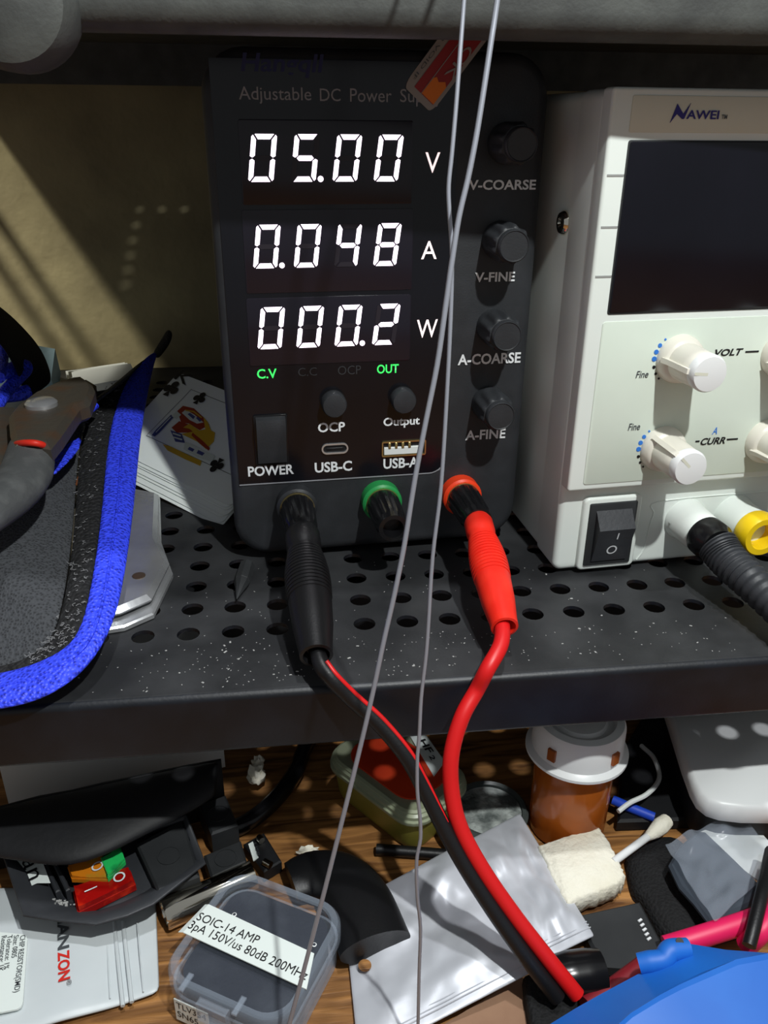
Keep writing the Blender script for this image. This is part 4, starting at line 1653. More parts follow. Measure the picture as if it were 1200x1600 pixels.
# black case with lid flap and the loose rocker switches in it
zc_ = TZ + 0.0165
cs = root('parts_case', 'black plastic parts case gaping open with coloured rocker switches inside', 'case', T(160, 1380))
rim = [(4, 1338), (36, 1437), (92, 1446), (150, 1452), (200, 1438), (240, 1420), (322, 1350), (292, 1272), (150, 1330)]
flo = [(58, 1345), (108, 1404), (130, 1412), (155, 1420), (190, 1408), (225, 1392), (300, 1340), (280, 1290), (160, 1325)]
R0 = [Z(p[0], p[1] - (5 if p[1] > 1400 else 0), zc_) for p in rim]
F0 = [Z(*p, TZ + 0.0075) for p in flo]
bm = NB()
loft(bm, [R0, [a.lerp(b, 0.9) - V((0, 0, 0.001)) for a, b in zip(R0, F0)], F0], False, True)
o = part('tray', bm, 'tray', cs, smooth=30)
sm = o.modifiers.new('solid', 'SOLIDIFY')
sm.thickness = 0.0009
sm.offset = 1
# lid flap: a bowed black sheet reaching back under the shelf
lidf = []
front = [(-70, 1330), (0, 1337), (60, 1348), (110, 1352), (160, 1336), (205, 1313), (250, 1290), (295, 1268), (340, 1240)]
back = [(-70, 1275), (0, 1262), (60, 1246), (110, 1237), (160, 1225), (205, 1216), (250, 1206), (300, 1196), (345, 1188)]
for f_, b_ in zip(front, back):
    a = Z(*f_, TZ + 0.0245)
    b = Z(*b_, TZ + 0.030)
    lidf.append([a + V((0, 0.0, -0.001)), a.lerp(b, 0.06) + V((0, 0, 0.0012)), a.lerp(b, 0.35) + V((0, 0, 0.0022)), a.lerp(b, 0.7) + V((0, 0, 0.002)), b])
sheet('lid', lidf, 'blackbox', 0.0016, cs, 1)
for i in (0, 1):                                  # hinge wall behind the lid
    pass
bm = NB()
hb = [r[4] for r in lidf]
loft(bm, [[V((p.x, p.y + 0.001, p.z)) for p in hb], [V((p.x, p.y + 0.001, TZ + 0.0005)) for p in hb]], False, False, False)
o = part('back_wall', bm, 'blackbox', cs)
sm = o.modifiers.new('solid', 'SOLIDIFY')
sm.thickness = 0.0014
bm = NB()
for a, b in (((72, 1356), (92, 1400)), ((86, 1352), (108, 1398))):
    p, q = Z(*a, TZ + 0.011), Z(*b, TZ + 0.011)
    d = (q - p).normalized()
    obox(bm, (p + q) / 2, d, V((-d.y, d.x, 0)), V((0, 0, 1)), (q - p).length, 0.0016, 0.005, 0.0004)
part('divider', bm, 'tray', cs)
bm = NB()
lb = [Z(px, py, TZ + 0.0138) for px, py in ((18, 1338), (66, 1345), (79, 1380), (58, 1380), (40, 1388))]
bm.faces.new([bm.verts.new(p) for p in lb])
part('paper_label', bm, 'label', cs, smooth=0)
letter_world('an', Z(34, 1347, TZ + 0.0139), Z(45, 1378, TZ + 0.0139), 0.0058, 'ink', cs)
bm = NB()
for k in range(34):
    p = Z(random.gauss(88, 14), random.gauss(1411, 4), TZ + 0.0105)
    s = random.uniform(0.0002, 0.0007)
    obox(bm, p, V((1, 0, 0)), V((0, 1, 0)), V((0, 0, 1)), s * 1.6, s, s)
o = part('crumbs', bm, 'lint', cs, smooth=0)
o['kind'] = 'stuff'


def rocker(pix, z, h, m, marks, label, dip=0.4):
    """rocker cap: a shallow V-topped block through four photo corners"""
    A, B, C, D = [Z(*p, z) for p in pix]           # along the long edge A->B, D->C
    cen = (A + B + C + D) / 4
    rt = root('rocker_switch', label, 'switch', V((cen.x, cen.y, z - h)), 0, 'loose rocker switches')
    bm = NB()
    prof = [(0.0, 0.0), (0.06, -0.0004), (0.5, -dip * h), (0.94, -0.0004), (1.0, -0.0006)]
    ra, rb_ = [], []
    for u, dz in prof:
        ra.append(A.lerp(B, u) + V((0, 0, dz)))
        rb_.append(D.lerp(C, u) + V((0, 0, dz)))
    ra += [B - V((0, 0, h)), A - V((0, 0, h))]
    rb_ += [C - V((0, 0, h)), D - V((0, 0, h))]
    loft(bm, [ra, rb_])
    part('rocker', bm, m, rt, smooth=15)
    bm = NB()
    P = [A, B, C, D]
    c2 = cen
    slab(bm, [((p - c2) * 1.06 + c2)[:2] for p in P], z - h - 0.0005, z - h * 0.55)
    part('switch_frame', bm, 'rock_r' if m == 'rock_r' else m, rt, smooth=0)
    x = (B - A).normalized()
    y = V((-x.y, x.x, 0))
    for kind, u in marks:
        p = A.lerp(B, u).lerp(D.lerp(C, u), 0.5)
        dz = -dip * h * (1 - abs(u - 0.5) * 2)
        p = p + V((0, 0, dz + 0.0005))
        sl = (dip * h) / ((B - A).length / 2) * (1 if u > 0.5 else -1)
        bm = NB()
        f = lambda a, b: p + x * a + y * b + V((0, 0, sl * a))
        if kind == 'O':
            loft(bm, [[f(0.0021 * math.cos(2 * PI * k / 24), 0.0021 * math.sin(2 * PI * k / 24)) for k in range(24)], [f(0.0015 * math.cos(2 * PI * k / 24), 0.0015 * math.sin(2 * PI * k / 24)) for k in range(24)]], False, False)
        else:
            bm.faces.new([bm.verts.new(f(a, b)) for a, b in ((-0.0022, -0.0002), (0.0022, -0.0002), (0.0022, 0.0003), (-0.0022, 0.0003))])
        part('lettering', bm, 'print_w', rt, smooth=0)


rocker(((122, 1416), (208, 1374), (200, 1353), (115, 1384)), TZ + 0.0145, 0.005, 'rock_r', (('-', 0.27), ('O', 0.79)), 'red rocker switch with white line and circle in the black case', 0.12)
rocker(((112, 1367), (166, 1369), (160, 1336), (106, 1350)), TZ + 0.0165, 0.003, 'rock_o', (('O', 0.8),), 'amber rocker switch touching the red one under the black lid', 0.3)
rocker(((168, 1366), (194, 1340), (187, 1320), (157, 1340)), TZ + 0.0175, 0.003, 'rock_g', (), 'small green rocker switch above the red one', 0.35)

# dark modules beside the case
for pix, z, h, lab in (
        (((310, 1256), (352, 1241), (372, 1288), (330, 1303)), TZ + 0.012, 0.011, 'dull black module under the shelf, nearest the black hose'),
        (((318, 1335), (376, 1312), (386, 1346), (330, 1372)), TZ + 0.010, 0.009, 'dull black module behind the clear printed-tape box'),
        (((212, 1318), (286, 1278), (312, 1368), (246, 1392)), TZ + 0.0130, 0.004, 'flat black square module lying inside the case beside the switches')):
    P = [Z(*p, z) for p in pix]
    bm = NB()
    slab(bm, [(p.x, p.y) for p in P], z - h, z, 0.0008)
    rt = root('plastic_module', lab, 'module', (sum(P, V()) / 4) - V((0, 0, h)), 0, 'dull black modules')
    part('body', bm, 'blackmod', rt)
    c = sum(P, V()) / 4
    bm = NB()
    lathe(bm, [(0.0042, -0.0002), (0.0042, 0.0004), (0.0038, 0.0004), (0.0038, 0.0001), (0.0003, 0.0001)], Matrix.Translation(c), 28)
    part('round_boss', bm, 'blackmod', rt)

# small circuit connector with metal ends
uc = root('usb_connector', 'small black connector with white sticker and shiny metal ends behind clear box', 'connector', T(405, 1330))
bm = NB()
P = [T(px, py, 0.006) for px, py in ((380, 1318), (412, 1300), (440, 1345), (412, 1362))]
slab(bm, [(p.x, p.y) for p in P], TZ + 0.0003, TZ + 0.006, 0.0006)
part('body', bm, 'blackbox', uc)
bm = NB()
P = [T(px, py, 0.0062) for px, py in ((388, 1319), (395, 1315), (404, 1340), (396, 1345))]
slab(bm, [(p.x, p.y) for p in P], TZ + 0.0058, TZ + 0.0063)
part('sticker', bm, 'label', uc, smooth=0)
letter_world('USB', T(396, 1318, 0.0064), T(402, 1338, 0.0064), 0.0011, 'ink_g', uc, lift=0.0001)
for a, b in (((404, 1308), (409, 1314)), ((413, 1346), (423, 1352))):
    bm = NB()
    p, q = T(*a, 0.0075), T(*b, 0.0075)
    tube(bm, [p, p.lerp(q, 0.5), q], 0.0014, 10, 2)
    part('metal_end', bm, 'chrome', uc)

# black hose arc and white crumbs under the shelf
bm = NB()
tube(bm, [T(500, 1130, 0.004), T(478, 1165, 0.004), T(462, 1205, 0.004), T(438, 1240, 0.004), T(405, 1272, 0.004), T(372, 1292, 0.004), T(330, 1302, 0.003)], 0.0036, 14, 8)
thing('hose', bm, 'shiny', 'glossy black hose curving under the shelf beside the white crumbs', 'hose', smooth=60)


def crumb(pix, z, s, lab):
    bm = NB()
    bmesh.ops.create_icosphere(bm, subdivisions=3, radius=1.0)
    p = T(*pix, z)
    for v in bm.verts:
        f = 1 + 0.55 * noise.noise(v.co * 2.4 + V((pix[0], 0, 0)))
        v.co = p + V((v.co.x * s[0] * f, v.co.y * s[1] * f, (v.co.z * 0.5 + 0.45) * s[2] * f))
    thing('foam_crumb', bm, 'cotton', lab, 'crumb', 'white crumbs', 60)


crumb((402, 1218), 0.001, (0.0036, 0.0050, 0.006), 'large white crumb inside the bend of the black hose')
crumb((404, 1196), 0.002, (0.0024, 0.0022, 0.005), 'small white crumb touching the large crumb by the hose')
crumb((452, 1224), 0.0005, (0.0022, 0.0024, 0.003), 'white crumb on the desk just outside the black hose')
crumb((483, 1334), 0.0005, (0.0042, 0.0018, 0.003), 'ragged white crumb beside the wide black sleeve')

# chrome tube
bm = NB()
a, b = T(256, 1430, 0.0058), T(395, 1368, 0.0058)
ax = (b - a)
L = ax.length
lathe(bm, [(0.0040, 0.004), (0.0044, 0.0002), (0.0052, 0.0), (0.0055, 0.0006), (0.0055, L)], axisM(a, ax), 40, True, True)
thing('metal_tube', bm, 'chrome', 'shiny chrome tube lying between the black case and clear box', 'tube', smooth=30)

# clear box with printed tape
zl = TZ + 0.0195
cen, ux_, uy_, wd, hd = rect_fit(((358, 1346), (539, 1418), (453, 1617), (250, 1530)), zl)
cb_ = root('component_box', 'clear plastic component box with printed white tape on lid', 'box', V((cen.x, cen.y, TZ)))


def brr(w_, h_, r, z):
    return [cen + ux_ * p[0] + uy_ * p[1] + V((0, 0, z - cen.z)) for p in rr(w_, h_, r, 7)]


bm = NB()
loft(bm, [brr(wd - 0.003, hd - 0.003, 0.0085, TZ + 0.0005), brr(wd - 0.002, hd - 0.002, 0.009, TZ + 0.0120), brr(wd - 0.0036, hd - 0.0036, 0.0085, TZ + 0.0120), brr(wd - 0.0046, hd - 0.0046, 0.008, TZ + 0.0016)], True, True)
part('box_base', bm, 'clear_rim', cb_)
bm = NB()
loft(bm, [brr(wd, hd, 0.010, TZ + 0.0120), brr(wd, hd, 0.010, zl - 0.0015), brr(wd - 0.0016, hd - 0.0016, 0.0095, zl - 0.0002), brr(wd - 0.0056, hd - 0.0056, 0.0080, zl), brr(wd - 0.0064, hd - 0.0064, 0.0078, zl - 0.0007)], False, False)
part('lid_rim', bm, 'clear_rim', cb_)
bm = NB()
loft(bm, [brr(wd - 0.0064, hd - 0.0064, 0.0078, zl - 0.0007), brr(wd - 0.0068, hd - 0.0068, 0.0077, zl - 0.0014)], True, True)
part('lid_panel', bm, 'clear', cb_)
bm = NB()
loft(bm, [brr(wd - 0.0075, hd - 0.0075, 0.008, TZ + 0.002), brr(wd - 0.0075, hd - 0.0075, 0.008, TZ + 0.0112), brr(wd - 0.0080, hd - 0.0080, 0.007, TZ + 0.0150)])
part('foam_insert', bm, 'foam', cb_)
tp = [Z(*p, zl + 0.0002) for p in ((326, 1413), (491, 1490), (479, 1546), (286, 1457))]
bm = NB()
slab(bm, [(p.x, p.y) for p in tp], zl - 0.0001, zl + 0.0003)
lt = part('paper_label', bm, 'label', cb_, smooth=0)
bm = NB()
q0_, q1_ = tp[0], tp[3]
n_ = (q1_ - tp[2]).normalized()
out = n_ * 0.0030
loft(bm, [[q0_, q1_], [q0_ + out * 0.5 - V((0, 0, 0.0008)), q1_ + out * 0.7 - V((0, 0, 0.0010))]], False, False, False)
part('label_end', bm, 'label', cb_, smooth=0)
letter_world('SOIC-14 AMP', Z(306, 1438, zl), Z(401, 1477, zl), 0.0030, 'ink', cb_, lift=0.0005)
letter_world('3pA 150V/us 80dB 200MHz', Z(293, 1451, zl), Z(477, 1533, zl), 0.0030, 'ink', cb_, lift=0.0005)
for p_ in ((366, 1427), (491, 1474)):             # moulding rings
    c = Z(*p_, zl)
    bm = NB()
    loft(bm, [[c + V((0.0008 * math.cos(2 * PI * k / 16), 0.0008 * math.sin(2 * PI * k / 16), -0.0006)) for k in range(16)], [c + V((0.0005 * math.cos(2 * PI * k / 16), 0.0005 * math.sin(2 * PI * k / 16), -0.0005)) for k in range(16)]], False, False)
    part('mould_mark', bm, 'cap', cb_, smooth=0)
fd = -uy_
fc_ = cen + fd * (hd / 2)
for sgn, hh in ((-0.0105, 0.0045), (0.0085, 0.0045)):
    bm = NB()
    obox(bm, fc_ + ux_ * (sgn - 0.002) + V((0, 0, 0.0000)) - fd * 0.002, ux_, uy_, V((0, 0, 1)), 0.0018, 0.0060, 0.0016, 0.0005)
    part('clip', bm, 'clear_rim', cb_)
bm = NB()
obox(bm, fc_ + ux_ * -0.001 + fd * 0.0010 + V((0, 0, -0.0045)), ux_, uy_, V((0, 0, 1)), 0.0105, 0.0026, 0.0090, 0.0008)
part('latch', bm, 'clear_rim', cb_)
bm = NB()
la = cen - ux_ * (wd / 2 - 0.006) + fd * (hd / 2 - 0.0006)
p0 = V((la.x, la.y, TZ + 0.0015))
P = [p0, p0 + ux_ * 0.0125, p0 + ux_ * 0.0125 + V((0, 0, 0.0098)), p0 + V((0, 0, 0.0098))]
loft(bm, [[p + fd * 0.0003 for p in P], [p - fd * 0.0001 for p in P]])
part('paper_label', bm, 'label', cb_, smooth=0)
letter_world('TLV354', p0 + ux_ * 0.0008 + V((0, 0, 0.0062)), p0 + ux_ * 0.0118 + V((0, 0, 0.0062)), 0.0027, 'ink', cb_, up=fd, lift=0.0004)
letter_world('SN65', p0 + ux_ * 0.0008 + V((0, 0, 0.0020)), p0 + ux_ * 0.0085 + V((0, 0, 0.0020)), 0.0027, 'ink', cb_, up=fd, lift=0.0004)

# wide black sleeve
bm = NB()
pth = smooth_path([T(455, 1378, 0.0070), T(490, 1366, 0.0075), T(532, 1374, 0.008), T(560, 1412, 0.0085), T(587, 1480, 0.0085)], 6)
nn = len(pth)
ringsO = []
tube(bm, pth, [0.0085, 0.0100, 0.0112, 0.0124, 0.0126], 28, 1, cap=True, flat=0.50, up=(0, 0, 1))
thing('rubber_sleeve', bm, 'rubber', 'wide flattened black rubber sleeve lying beside the clear box', 'sleeve', smooth=50)

# silver-grey foil bags
def foil_bag(pix, z, lab, hole=None):
    c = [Z(p[0], p[1], z if len(p) < 3 else p[2]) for p in pix]
    rt = root('foil_bag', lab, 'bag', sum(c, V()) / 4 - V((0, 0, 0.001)), 0, 'silver grey foil bags')

    def hf(u, v):
        e = min(u, 1 - u, v, 1 - v)
        return 0.0035 * min(1, e * 5) * (0.6 + 0.7 * noise.noise(V((u * 4, v * 4, z * 50))) + 0.35 * noise.noise(V((u * 9, v * 9, 3.1))))
    sheet('bag_body', quad_grid(c, 26, 26, hf), 'silver', 0.0008, rt, 1)
    d = [c[0].lerp(c[3], 0.06), c[1].lerp(c[2], 0.06)]
    bm = NB()
    e = [c[3].lerp(c[0], 0.05) + V((0, 0, 0.001)), c[2].lerp(c[1], 0.05) + V((0, 0, 0.001))]
    for s in (0, 1, 2):
        o_ = (c[0] - c[3]).normalized() * (0.0012 * s)
        tube(bm, [e[0] + o_, e[0].lerp(e[1], 0.5) + o_ + V((0, 0, 0.0004)), e[1] + o_], 0.00022, 6, 4)
    part('seal', bm, 'silver', rt)
    if hole:
        bm = NB()
        lathe(bm, [(0.0022, 0.0), (0.0022, 0.0003), (0.0003, 0.0003)], Matrix.Translation(Z(*hole, TZ + 0.0052)), 24)
        part('punched_hole', bm, 'wood', rt, label='round hole showing the desk')


foil_bag(((722, 1318), (812, 1271), (929, 1463), (836, 1508)), TZ + 0.0085, 'smaller silver grey foil bag lying against the cream foam pad')
foil_bag(((536, 1418, TZ + 0.001), (711, 1322), (841, 1515), (560, 1660, TZ + 0.002)), TZ + 0.0125, 'larger silver grey foil bag with a punched hole at its corner', (570, 1509))

# small tub with red sticker
zt_ = TZ + 0.0215
Fp, Lp, Rp = Z(648, 1288, zt_), Z(500, 1176, zt_), Z(716, 1178, zt_)
ex = (Lp - Fp)
ey = V((ex.y, -ex.x, 0)).normalized()
if ey.dot(Rp - Fp) < 0:
    ey = -ey
exn = ex.normalized()
tw, td = ex.length, 0.037
tc_ = Fp + exn * tw / 2 + ey * td / 2
tb = root('plastic_tub', 'small olive plastic tub with frosted lid and red orange sticker', 'tub', V((tc_.x, tc_.y, TZ)))


def trr(w_, h_, r, z):
    return [tc_ + exn * p[0] + ey * p[1] + V((0, 0, z - tc_.z)) for p in rr(w_, h_, r, 6)]


bm = NB()
loft(bm, [trr(tw - 0.008, td - 0.008, 0.007, TZ + 0.0003), trr(tw - 0.006, td - 0.006, 0.008, TZ + 0.003), trr(tw - 0.003, td - 0.003, 0.009, zt_ - 0.005)])
part('tub_body', bm, 'olive', tb)
bm = NB()
loft(bm, [trr(tw - 0.001, td - 0.001, 0.0095, zt_ - 0.0062), trr(tw, td, 0.010, zt_ - 0.0056), trr(tw, td, 0.010, zt_ - 0.0042), trr(tw - 0.0016, td - 0.0016, 0.0095, zt_ - 0.0038), trr(tw - 0.0012, td - 0.0012, 0.0095, zt_ - 0.0020), trr(tw - 0.003, td - 0.003, 0.009, zt_ - 0.0013), trr(tw - 0.003, td - 0.003, 0.009, zt_ - 0.0006), trr(tw - 0.0052, td - 0.0052, 0.008, zt_), trr(tw - 0.009, td - 0.009, 0.007, zt_ - 0.0006)])
part('lid', bm, 'lid', tb)
bm = NB()
loft(bm, [trr(tw - 0.014, td - 0.012, 0.009, zt_ - 0.0006), trr(tw - 0.014, td - 0.012, 0.009, zt_ + 0.0001)])
part('sticker', bm, 'sticker_r', tb, smooth=0, label='red orange sticker')
lbq = [Z(*p, zt_ + 0.0003) for p in ((640, 1149), (662, 1143), (695, 1190), (678, 1213))]
bm = NB()
slab(bm, [(p.x, p.y) for p in lbq], zt_, zt_ + 0.0003)
part('paper_label', bm, 'label', tb, smooth=0)
letter_world('HF', Z(654, 1158, zt_ + 0.0003), Z(668, 1178, zt_ + 0.0003), 0.0030, 'ink', tb, bold=0.02)
letter_world('2', Z(670, 1182, zt_ + 0.0003), Z(674, 1189, zt_ + 0.0003), 0.0020, 'ink', tb, bold=0.02)

# round jar of grey powder
jp = T(764, 1264, 0.007)
jr = root('powder_jar', 'low round jar of mottled grey powder behind the foil bags', 'jar', V((jp.x, jp.y, TZ)))
M = Matrix.Translation(V((jp.x, jp.y, TZ)))
bm = NB()
lathe(bm, [(0.0150, 0.0003), (0.0158, 0.002), (0.0160, 0.0065), (0.0150, 0.0078), (0.0136, 0.0072), (0.0134, 0.0055), (0.0005, 0.0055)], M, 48)
part('jar_body', bm, 'darkjar', jr)
bm = NB()
lathe(bm, [(0.0133, 0.0050), (0.0132, 0.0062), (0.010, 0.0065), (0.005, 0.0067), (0.0003, 0.0068)], M, 48)
part('powder', bm, 'powder', jr)

# amber pill bottle with white cap
bpos = T(884, 1288, 0.0)
pb = root('pill_bottle', 'amber pill bottle with white cap standing under the shelf lip', 'bottle', bpos)
M = Matrix.Translation(bpos)
bm = NB()
lathe(bm, [(0.0138, 0.0003), (0.0150, 0.0012), (0.0152, 0.006), (0.0154, 0.046), (0.0146, 0.0475)], M, 48)
part('bottle_body', bm, 'amber', pb, label='amber body')
bm = NB()
lathe(bm, [(0.0186, 0.0395), (0.0196, 0.0400), (0.0196, 0.0412), (0.0180, 0.0420), (0.0174, 0.0425), (0.0172, 0.0535), (0.0164, 0.0552), (0.0135, 0.0556), (0.0128, 0.0540), (0.0105, 0.0538), (0.0095, 0.0550), (0.0005, 0.0550)], M, 56)
part('cap', bm, 'cap', pb, label='white cap')
bm = NB()
for deg in (218, 300, 20, 130):
    a = math.radians(deg)
    d = V((math.cos(a), math.sin(a), 0))
    obox(bm, bpos + d * 0.0172 + V((0, 0, 0.0475)), V((-d.y, d.x, 0)), d, V((0, 0, 1)), 0.0032, 0.0022, 0.0050)
part('cap_slot', bm, 'amber', pb, smooth=0, label='amber slots in the cap')

# foam pad and cotton swab
pp = [T(*p, 0.011) for p in ((842, 1320), (880, 1306), (935, 1291), (950, 1310), (965, 1340), (978, 1366), (965, 1380), (925, 1395), (886, 1409), (862, 1365))]
poly = []
for i in range(len(pp)):
    a, b = pp[i], pp[(i + 1) % len(pp)]
    for k in range(8):
        q = a.lerp(b, k / 8)
        poly.append((q.x + random.uniform(-.00035, .00035), q.y + random.uniform(-.00035, .00035)))
bm = NB()
slab(bm, poly, TZ + 0.0025, TZ + 0.011, 0.0008)
thing('foam_pad', bm, 'cotton', 'cream foam pad with ragged edges in front of the amber bottle', 'foam pad', smooth=50)
sw = root('cotton_swab', 'white cotton swab pointing away from the cream foam pad', 'swab', T(1000, 1315, 0.0))
bm = NB()
a, b = T(958, 1347, 0.010), T(1022, 1300, 0.011)
tube(bm, [a, a.lerp(b, .5), b], 0.0015, 10, 3)
part('stick', bm, 'cap', sw)
bm = NB()
c = T(1042, 1282, 0.0115)
tube(bm, [b + (a - b).normalized() * 0.004, b, b.lerp(c, 0.5), c, c + (c - b).normalized() * 0.001], [0.0016, 0.0026, 0.0033, 0.0028, 0.0004], 14, 5)
part('cotton_tip', bm, 'cotton', sw)

# wires behind the pad
bm = NB()
tube(bm, [T(958, 1250, 0.008), T(985, 1262, 0.008), T(1022, 1277, 0.007)], 0.0020, 10, 5)
thing('wire_offcut', bm, 'wireblue', 'short blue wire offcut beside the amber bottle', 'wire')
bm = NB()
tube(bm, [T(966, 1268, 0.013), T(985, 1254, 0.014), T(1012, 1240, 0.014), T(1030, 1216, 0.013), T(1022, 1185, 0.012), T(1002, 1165, 0.011)], 0.0010, 8, 6)
thing('wire_offcut', bm, 'paper', 'thin white wire curling over the blue wire offcut', 'wire')

# black pouch heap
def mound(pix, z0, hgt, m, name, lab, cat, seed=0.0):
    P = [T(*p, 0.0) for p in pix]
    c = sum(P, V()) / len(P)
    poly = smooth_path(P + [P[0]], 4)[:-1]
    bm = NB()
    rings = []
    for f, h in ((1.0, 0.0), (0.99, 0.45), (0.93, 0.8), (0.75, 0.95), (0.5, 1.0), (0.2, 1.0)):
        rings.append([V((c.x + (p.x - c.x) * f, c.y + (p.y - c.y) * f, z0 + hgt * h * (1 + 0.25 * noise.noise(V((p.x * 60 + seed, p.y * 60, f * 3)))))) for p in poly])
    loft(bm, rings)
    return thing(name, bm, m, lab, cat, smooth=60)


mound([(975, 1350), (1020, 1322), (1062, 1330), (1085, 1405), (1120, 1440), (1190, 1420), (1230, 1440), (1090, 1485), (1035, 1475), (1000, 1420), (985, 1400)], TZ + 0.0003, 0.007, 'black_web', 'cloth_pouch', 'crumpled black cloth pouch beneath the hazy plastic bag', 'pouch', 2.0)
bm = NB()
P = [T(*p, 0.0) for p in ((962, 1300), (1090, 1296), (1250, 1285), (1250, 1150), (1010, 1120), (968, 1190))]
slab(bm, [(p.x, p.y) for p in P], TZ + 0.0003, TZ + 0.006, 0.001)  # widened to cover lit desk and keep the corner dark
thing('dark_corner_box', bm, 'blackbox', 'flat black box under the white rounded tray, widened to darken the corner', 'box')

# white rounded tray
zt_ = TZ + 0.030
P = [Z(*p, zt_) for p in ((1040, 1092), (1054, 1135), (1070, 1185), (1083, 1220), (1093, 1238), (1108, 1250), (1130, 1257), (1165, 1261), (1260, 1262), (1270, 1090))]
tr = root('plastic_tray', 'white rounded plastic tray half under the shelf in the corner', 'tray', V((P[5].x, P[5].y, TZ + 0.006)))
bm = NB()
slab(bm, [(p.x, p.y) for p in P], zt_ - 0.009, zt_, 0.0016)
part('tray_top', bm, 'cap', tr, smooth=50)
bm = NB()
c = sum(P, V()) / len(P)
slab(bm, [(c.x + (p.x - c.x) * 0.86, c.y + (p.y - c.y) * 0.86) for p in P], TZ + 0.0062, zt_ - 0.0088)
part('tray_foot', bm, 'blackbox', tr)

# hazy bag with card and dark cloth
fbz = TZ + 0.0125
fb = root('plastic_bag', 'hazy clear plastic bag holding dark cloth and a white card', 'bag', T(1110, 1370, 0.009))
bm = NB()
P = [Z(*p, fbz) for p in ((1088, 1302), (1150, 1278), (1168, 1280), (1182, 1293), (1208, 1322), (1188, 1378), (1150, 1350))]
slab(bm, [(p.x, p.y) for p in P], fbz - 0.0006, fbz)
part('card', bm, 'paper', fb, smooth=0, label='white card')
bm = NB()
P = [Z(*p, fbz + 0.003) for p in ((1092, 1296), (1103, 1298), (1145, 1338), (1190, 1382), (1175, 1412), (1135, 1430), (1108, 1440), (1085, 1410), (1062, 1385), (1045, 1350), (1062, 1320))]
slab(bm, [(p.x, p.y) for p in P], fbz + 0.0004, fbz + 0.003, 0.001)
part('cloth', bm, 'slate', fb, smooth=40)
sheet('film', quad_grid([Z(1036, 1322, fbz + 0.004), Z(1150, 1272, fbz + 0.004), Z(1225, 1345, fbz + 0.004), Z(1115, 1448, fbz + 0.004)], 14, 14, lambda u, v: 0.0015 + 0.003 * noise.noise(V((u * 5, v * 5, 9))) + 0.0015 * noise.noise(V((u * 12, v * 12, 4)))), 'film', 0.0003, fb, 1)

# pink cable, strap and blue cap in the near corner
bm = NB()
tube(bm, [T(1040, 1480, 0.010), T(1090, 1465, 0.0125), T(1150, 1446, 0.015), T(1196, 1430, 0.0165), T(1290, 1395, 0.018)], 0.0036, 14, 6)
thing('pink_cable', bm, 'pink', 'thick pink cable leading out behind the blue plastic container', 'cable', smooth=60)
bm = NB()
tube(bm, [T(1165, 1478, 0.013), T(1188, 1456, 0.020), T(1215, 1420, 0.022), T(1260, 1350, 0.020)], 0.0034, 12, 6)
thing('pink_cable', bm, 'pink', 'second pink cable crossing at the frame edge above the blue container', 'cable', smooth=60)
bm = NB()
tube(bm, [T(1170, 1478, 0.022), T(1180, 1440, 0.025), T(1192, 1390, 0.027), T(1205, 1330, 0.024)], 0.0022, 10, 6)
thing('black_cable', bm, 'rubber', 'black cable crossing the pink cable beside the hazy bag', 'cable', smooth=60)
bm = NB()
P = [T(*p, 0.006) for p in ((905, 1428), (1000, 1407), (1038, 1478), (1030, 1500), (995, 1512), (940, 1508), (920, 1470))]
slab(bm, [(p.x, p.y) for p in P], TZ + 0.0005, TZ + 0.006, 0.001)
st = root('flat_connector', 'flat black connector strip with a row of shiny contacts', 'connector', sum(P, V()) / 7 - V((0, 0, 0.006)))
part('body', bm, 'blackmod', st)
for k in range(5):
    p = T(1000 + k * 3.5, 1438 + k * 7.2, 0.0066)
    bm = NB()
    obox(bm, p, V((0.9, 0.43, 0)), V((-0.43, 0.9, 0)), V((0, 0, 1)), 0.0017, 0.0008, 0.0008, 0.0002)
    part('contact', bm, 'print_w', st)
bm = NB()
a, b = T(868, 1526, 0.008), T(940, 1516, 0.008)
tube(bm, [a, a.lerp(b, 0.3), a.lerp(b, 0.7), b], [0.0066, 0.0074, 0.0074, 0.0068], 20, 4, flat=0.9, up=(0, 0, 1))
thing('barrel_plug', bm, 'shiny', 'glossy black barrel plug half under the red wire end', 'plug', smooth=50)
bm = NB()
tube(bm, [T(915, 1572, 0.006), T(955, 1545, 0.006), T(1005, 1508, 0.006)], 0.0030, 12, 6)
thing('dark_red_cable', bm, 'darkred', 'dark red cable just showing under the blue plastic container', 'cable', smooth=60)
bm = NB()
tube(bm, [T(900, 1418, 0.002), T(930, 1402, 0.0025), T(962, 1385, 0.002)], 0.0012, 8, 5)
thing('black_wire', bm, 'rubber', 'thin black wire under the corner of cream foam pad', 'wire', smooth=60)
bm = NB()
P = [T(*p, 0.0) for p in ((640, 1640), (800, 1540), (832, 1530), (850, 1560), (870, 1640))]
slab(bm, [(p.x, p.y) for p in P], TZ + 0.0002, TZ + 0.002)
thing('kraft_card', bm, 'kraft', 'brown kraft card on the desk below the foil bags', 'card', smooth=0)
mound([(815, 1545), (845, 1535), (880, 1550), (900, 1580), (890, 1640), (835, 1640), (820, 1590)], TZ + 0.002, 0.006, 'black_web', 'cloth_strap', 'black cloth bundle beside the brown kraft card', 'cloth', 5.0)

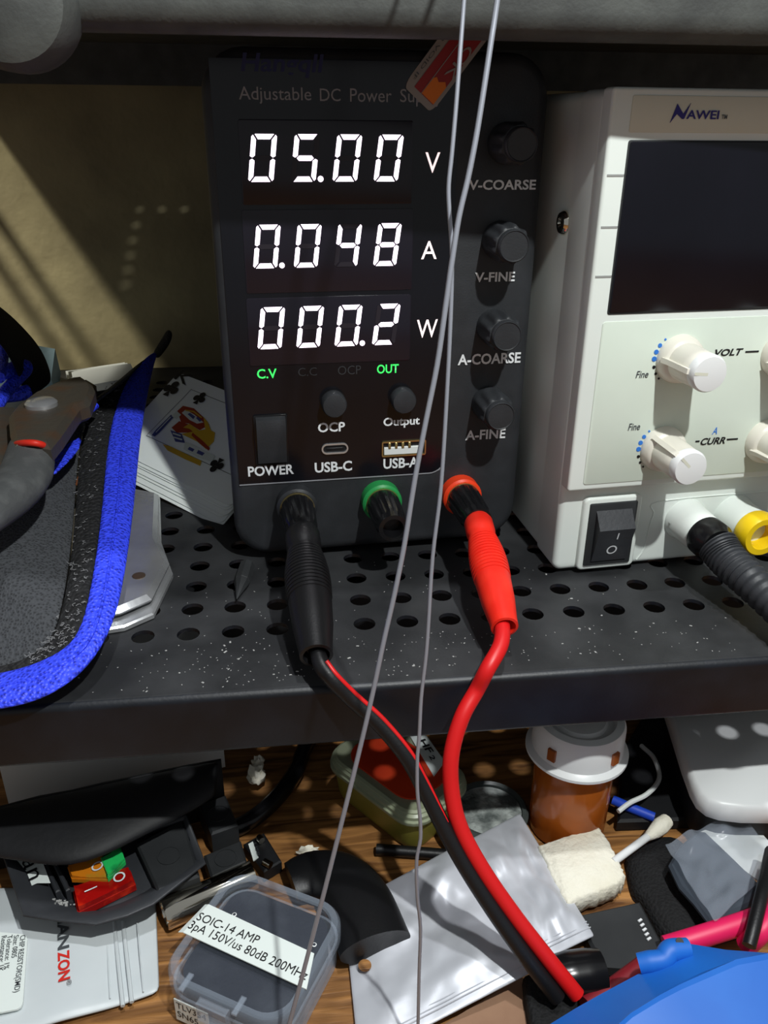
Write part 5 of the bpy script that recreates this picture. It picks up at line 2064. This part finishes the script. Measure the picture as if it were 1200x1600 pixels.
# blue plastic cap, ridged, near the camera
bl = root('plastic_container', 'bright blue ridged plastic container cropped by the frame corner', 'container', T(1150, 1600, 0))
zs = [(840, 1612, 0.020), (900, 1575, 0.024), (939, 1553, 0.027), (1008, 1516, 0.030), (1034, 1496, 0.031), (1074, 1474, 0.032), (1134, 1484, 0.034), (1200, 1489, 0.036), (1290, 1494, 0.038)]
zr = [(930, 1640, 0.034), (955, 1612, 0.035), (985, 1585, 0.036), (1030, 1557, 0.0375), (1060, 1541, 0.038), (1100, 1523, 0.039), (1150, 1501, 0.0400), (1204, 1491, 0.0405), (1300, 1496, 0.0400)]
zb2 = [(1010, 1700, 0.030), (1030, 1690, 0.031), (1060, 1680, 0.032), (1100, 1670, 0.033), (1130, 1665, 0.033), (1170, 1660, 0.033), (1220, 1650, 0.033), (1270, 1640, 0.033), (1330, 1600, 0.033)]
rowsb = [[T(px, py, h) for px, py, h in q] for q in (zs, zr, zb2)]
dn = [[V((p.x, p.y, TZ + 0.001)) for p in rowsb[0]]]
bm = NB()
G = dn + [rowsb[0]] + [[a.lerp(b, 0.92) for a, b in zip(rowsb[0], rowsb[1])]] + [[p + V((0, 0, 0.0006)) for p in rowsb[1]]] + [[a.lerp(b, 0.05) for a, b in zip(rowsb[1], rowsb[2])]] + [rowsb[2]] + [[V((p.x, p.y - 0.002, TZ + 0.001)) for p in rowsb[2]]]
loft(bm, G, False, False, False)
part('container_shell', bm, 'bluep', bl, smooth=18)
bm = NB()
lp = [(1000, 1503, 0.031), (1008, 1500, 0.032), (1030, 1500, 0.033), (1044, 1488, 0.034), (1058, 1483, 0.034), (1076, 1484, 0.034)]
tube(bm, [T(*p) for p in [(998, 1506, 0.031), (1015, 1503, 0.032), (1036, 1499, 0.033), (1048, 1486, 0.034), (1075, 1482, 0.034)]], [0.0030, 0.0032, 0.0030, 0.0034, 0.0030], 14, 6)
part('lip', bm, 'bluep', bl)
bm = NB()
lathe(bm, [(0.0012, 0.0), (0.0012, 0.0004), (0.0002, 0.0004)], axisM(T(1058, 1480, 0.034) + V((0, -0.0005, 0.0030)), (0, -0.5, 0.9)), 14)
part('hole', bm, 'ink', bl)

# short black rod and loose black cable behind the bags
bm = NB()
a, b = T(588, 1327, 0.0026), T(705, 1336, 0.0026)
tube(bm, [a, a.lerp(b, 0.5), b], 0.0022, 14, 3)
thing('rubber_rod', bm, 'rubber', 'short black rubber rod lying before the olive tub', 'rod', smooth=50)
bm = NB()
tube(bm, [T(690, 1235, 0.004), T(684, 1270, 0.004), T(692, 1305, 0.004), T(716, 1335, 0.003)], 0.0020, 10, 6)
thing('black_wire', bm, 'shiny', 'black wire curving between the olive tub and powder jar', 'wire', smooth=60)
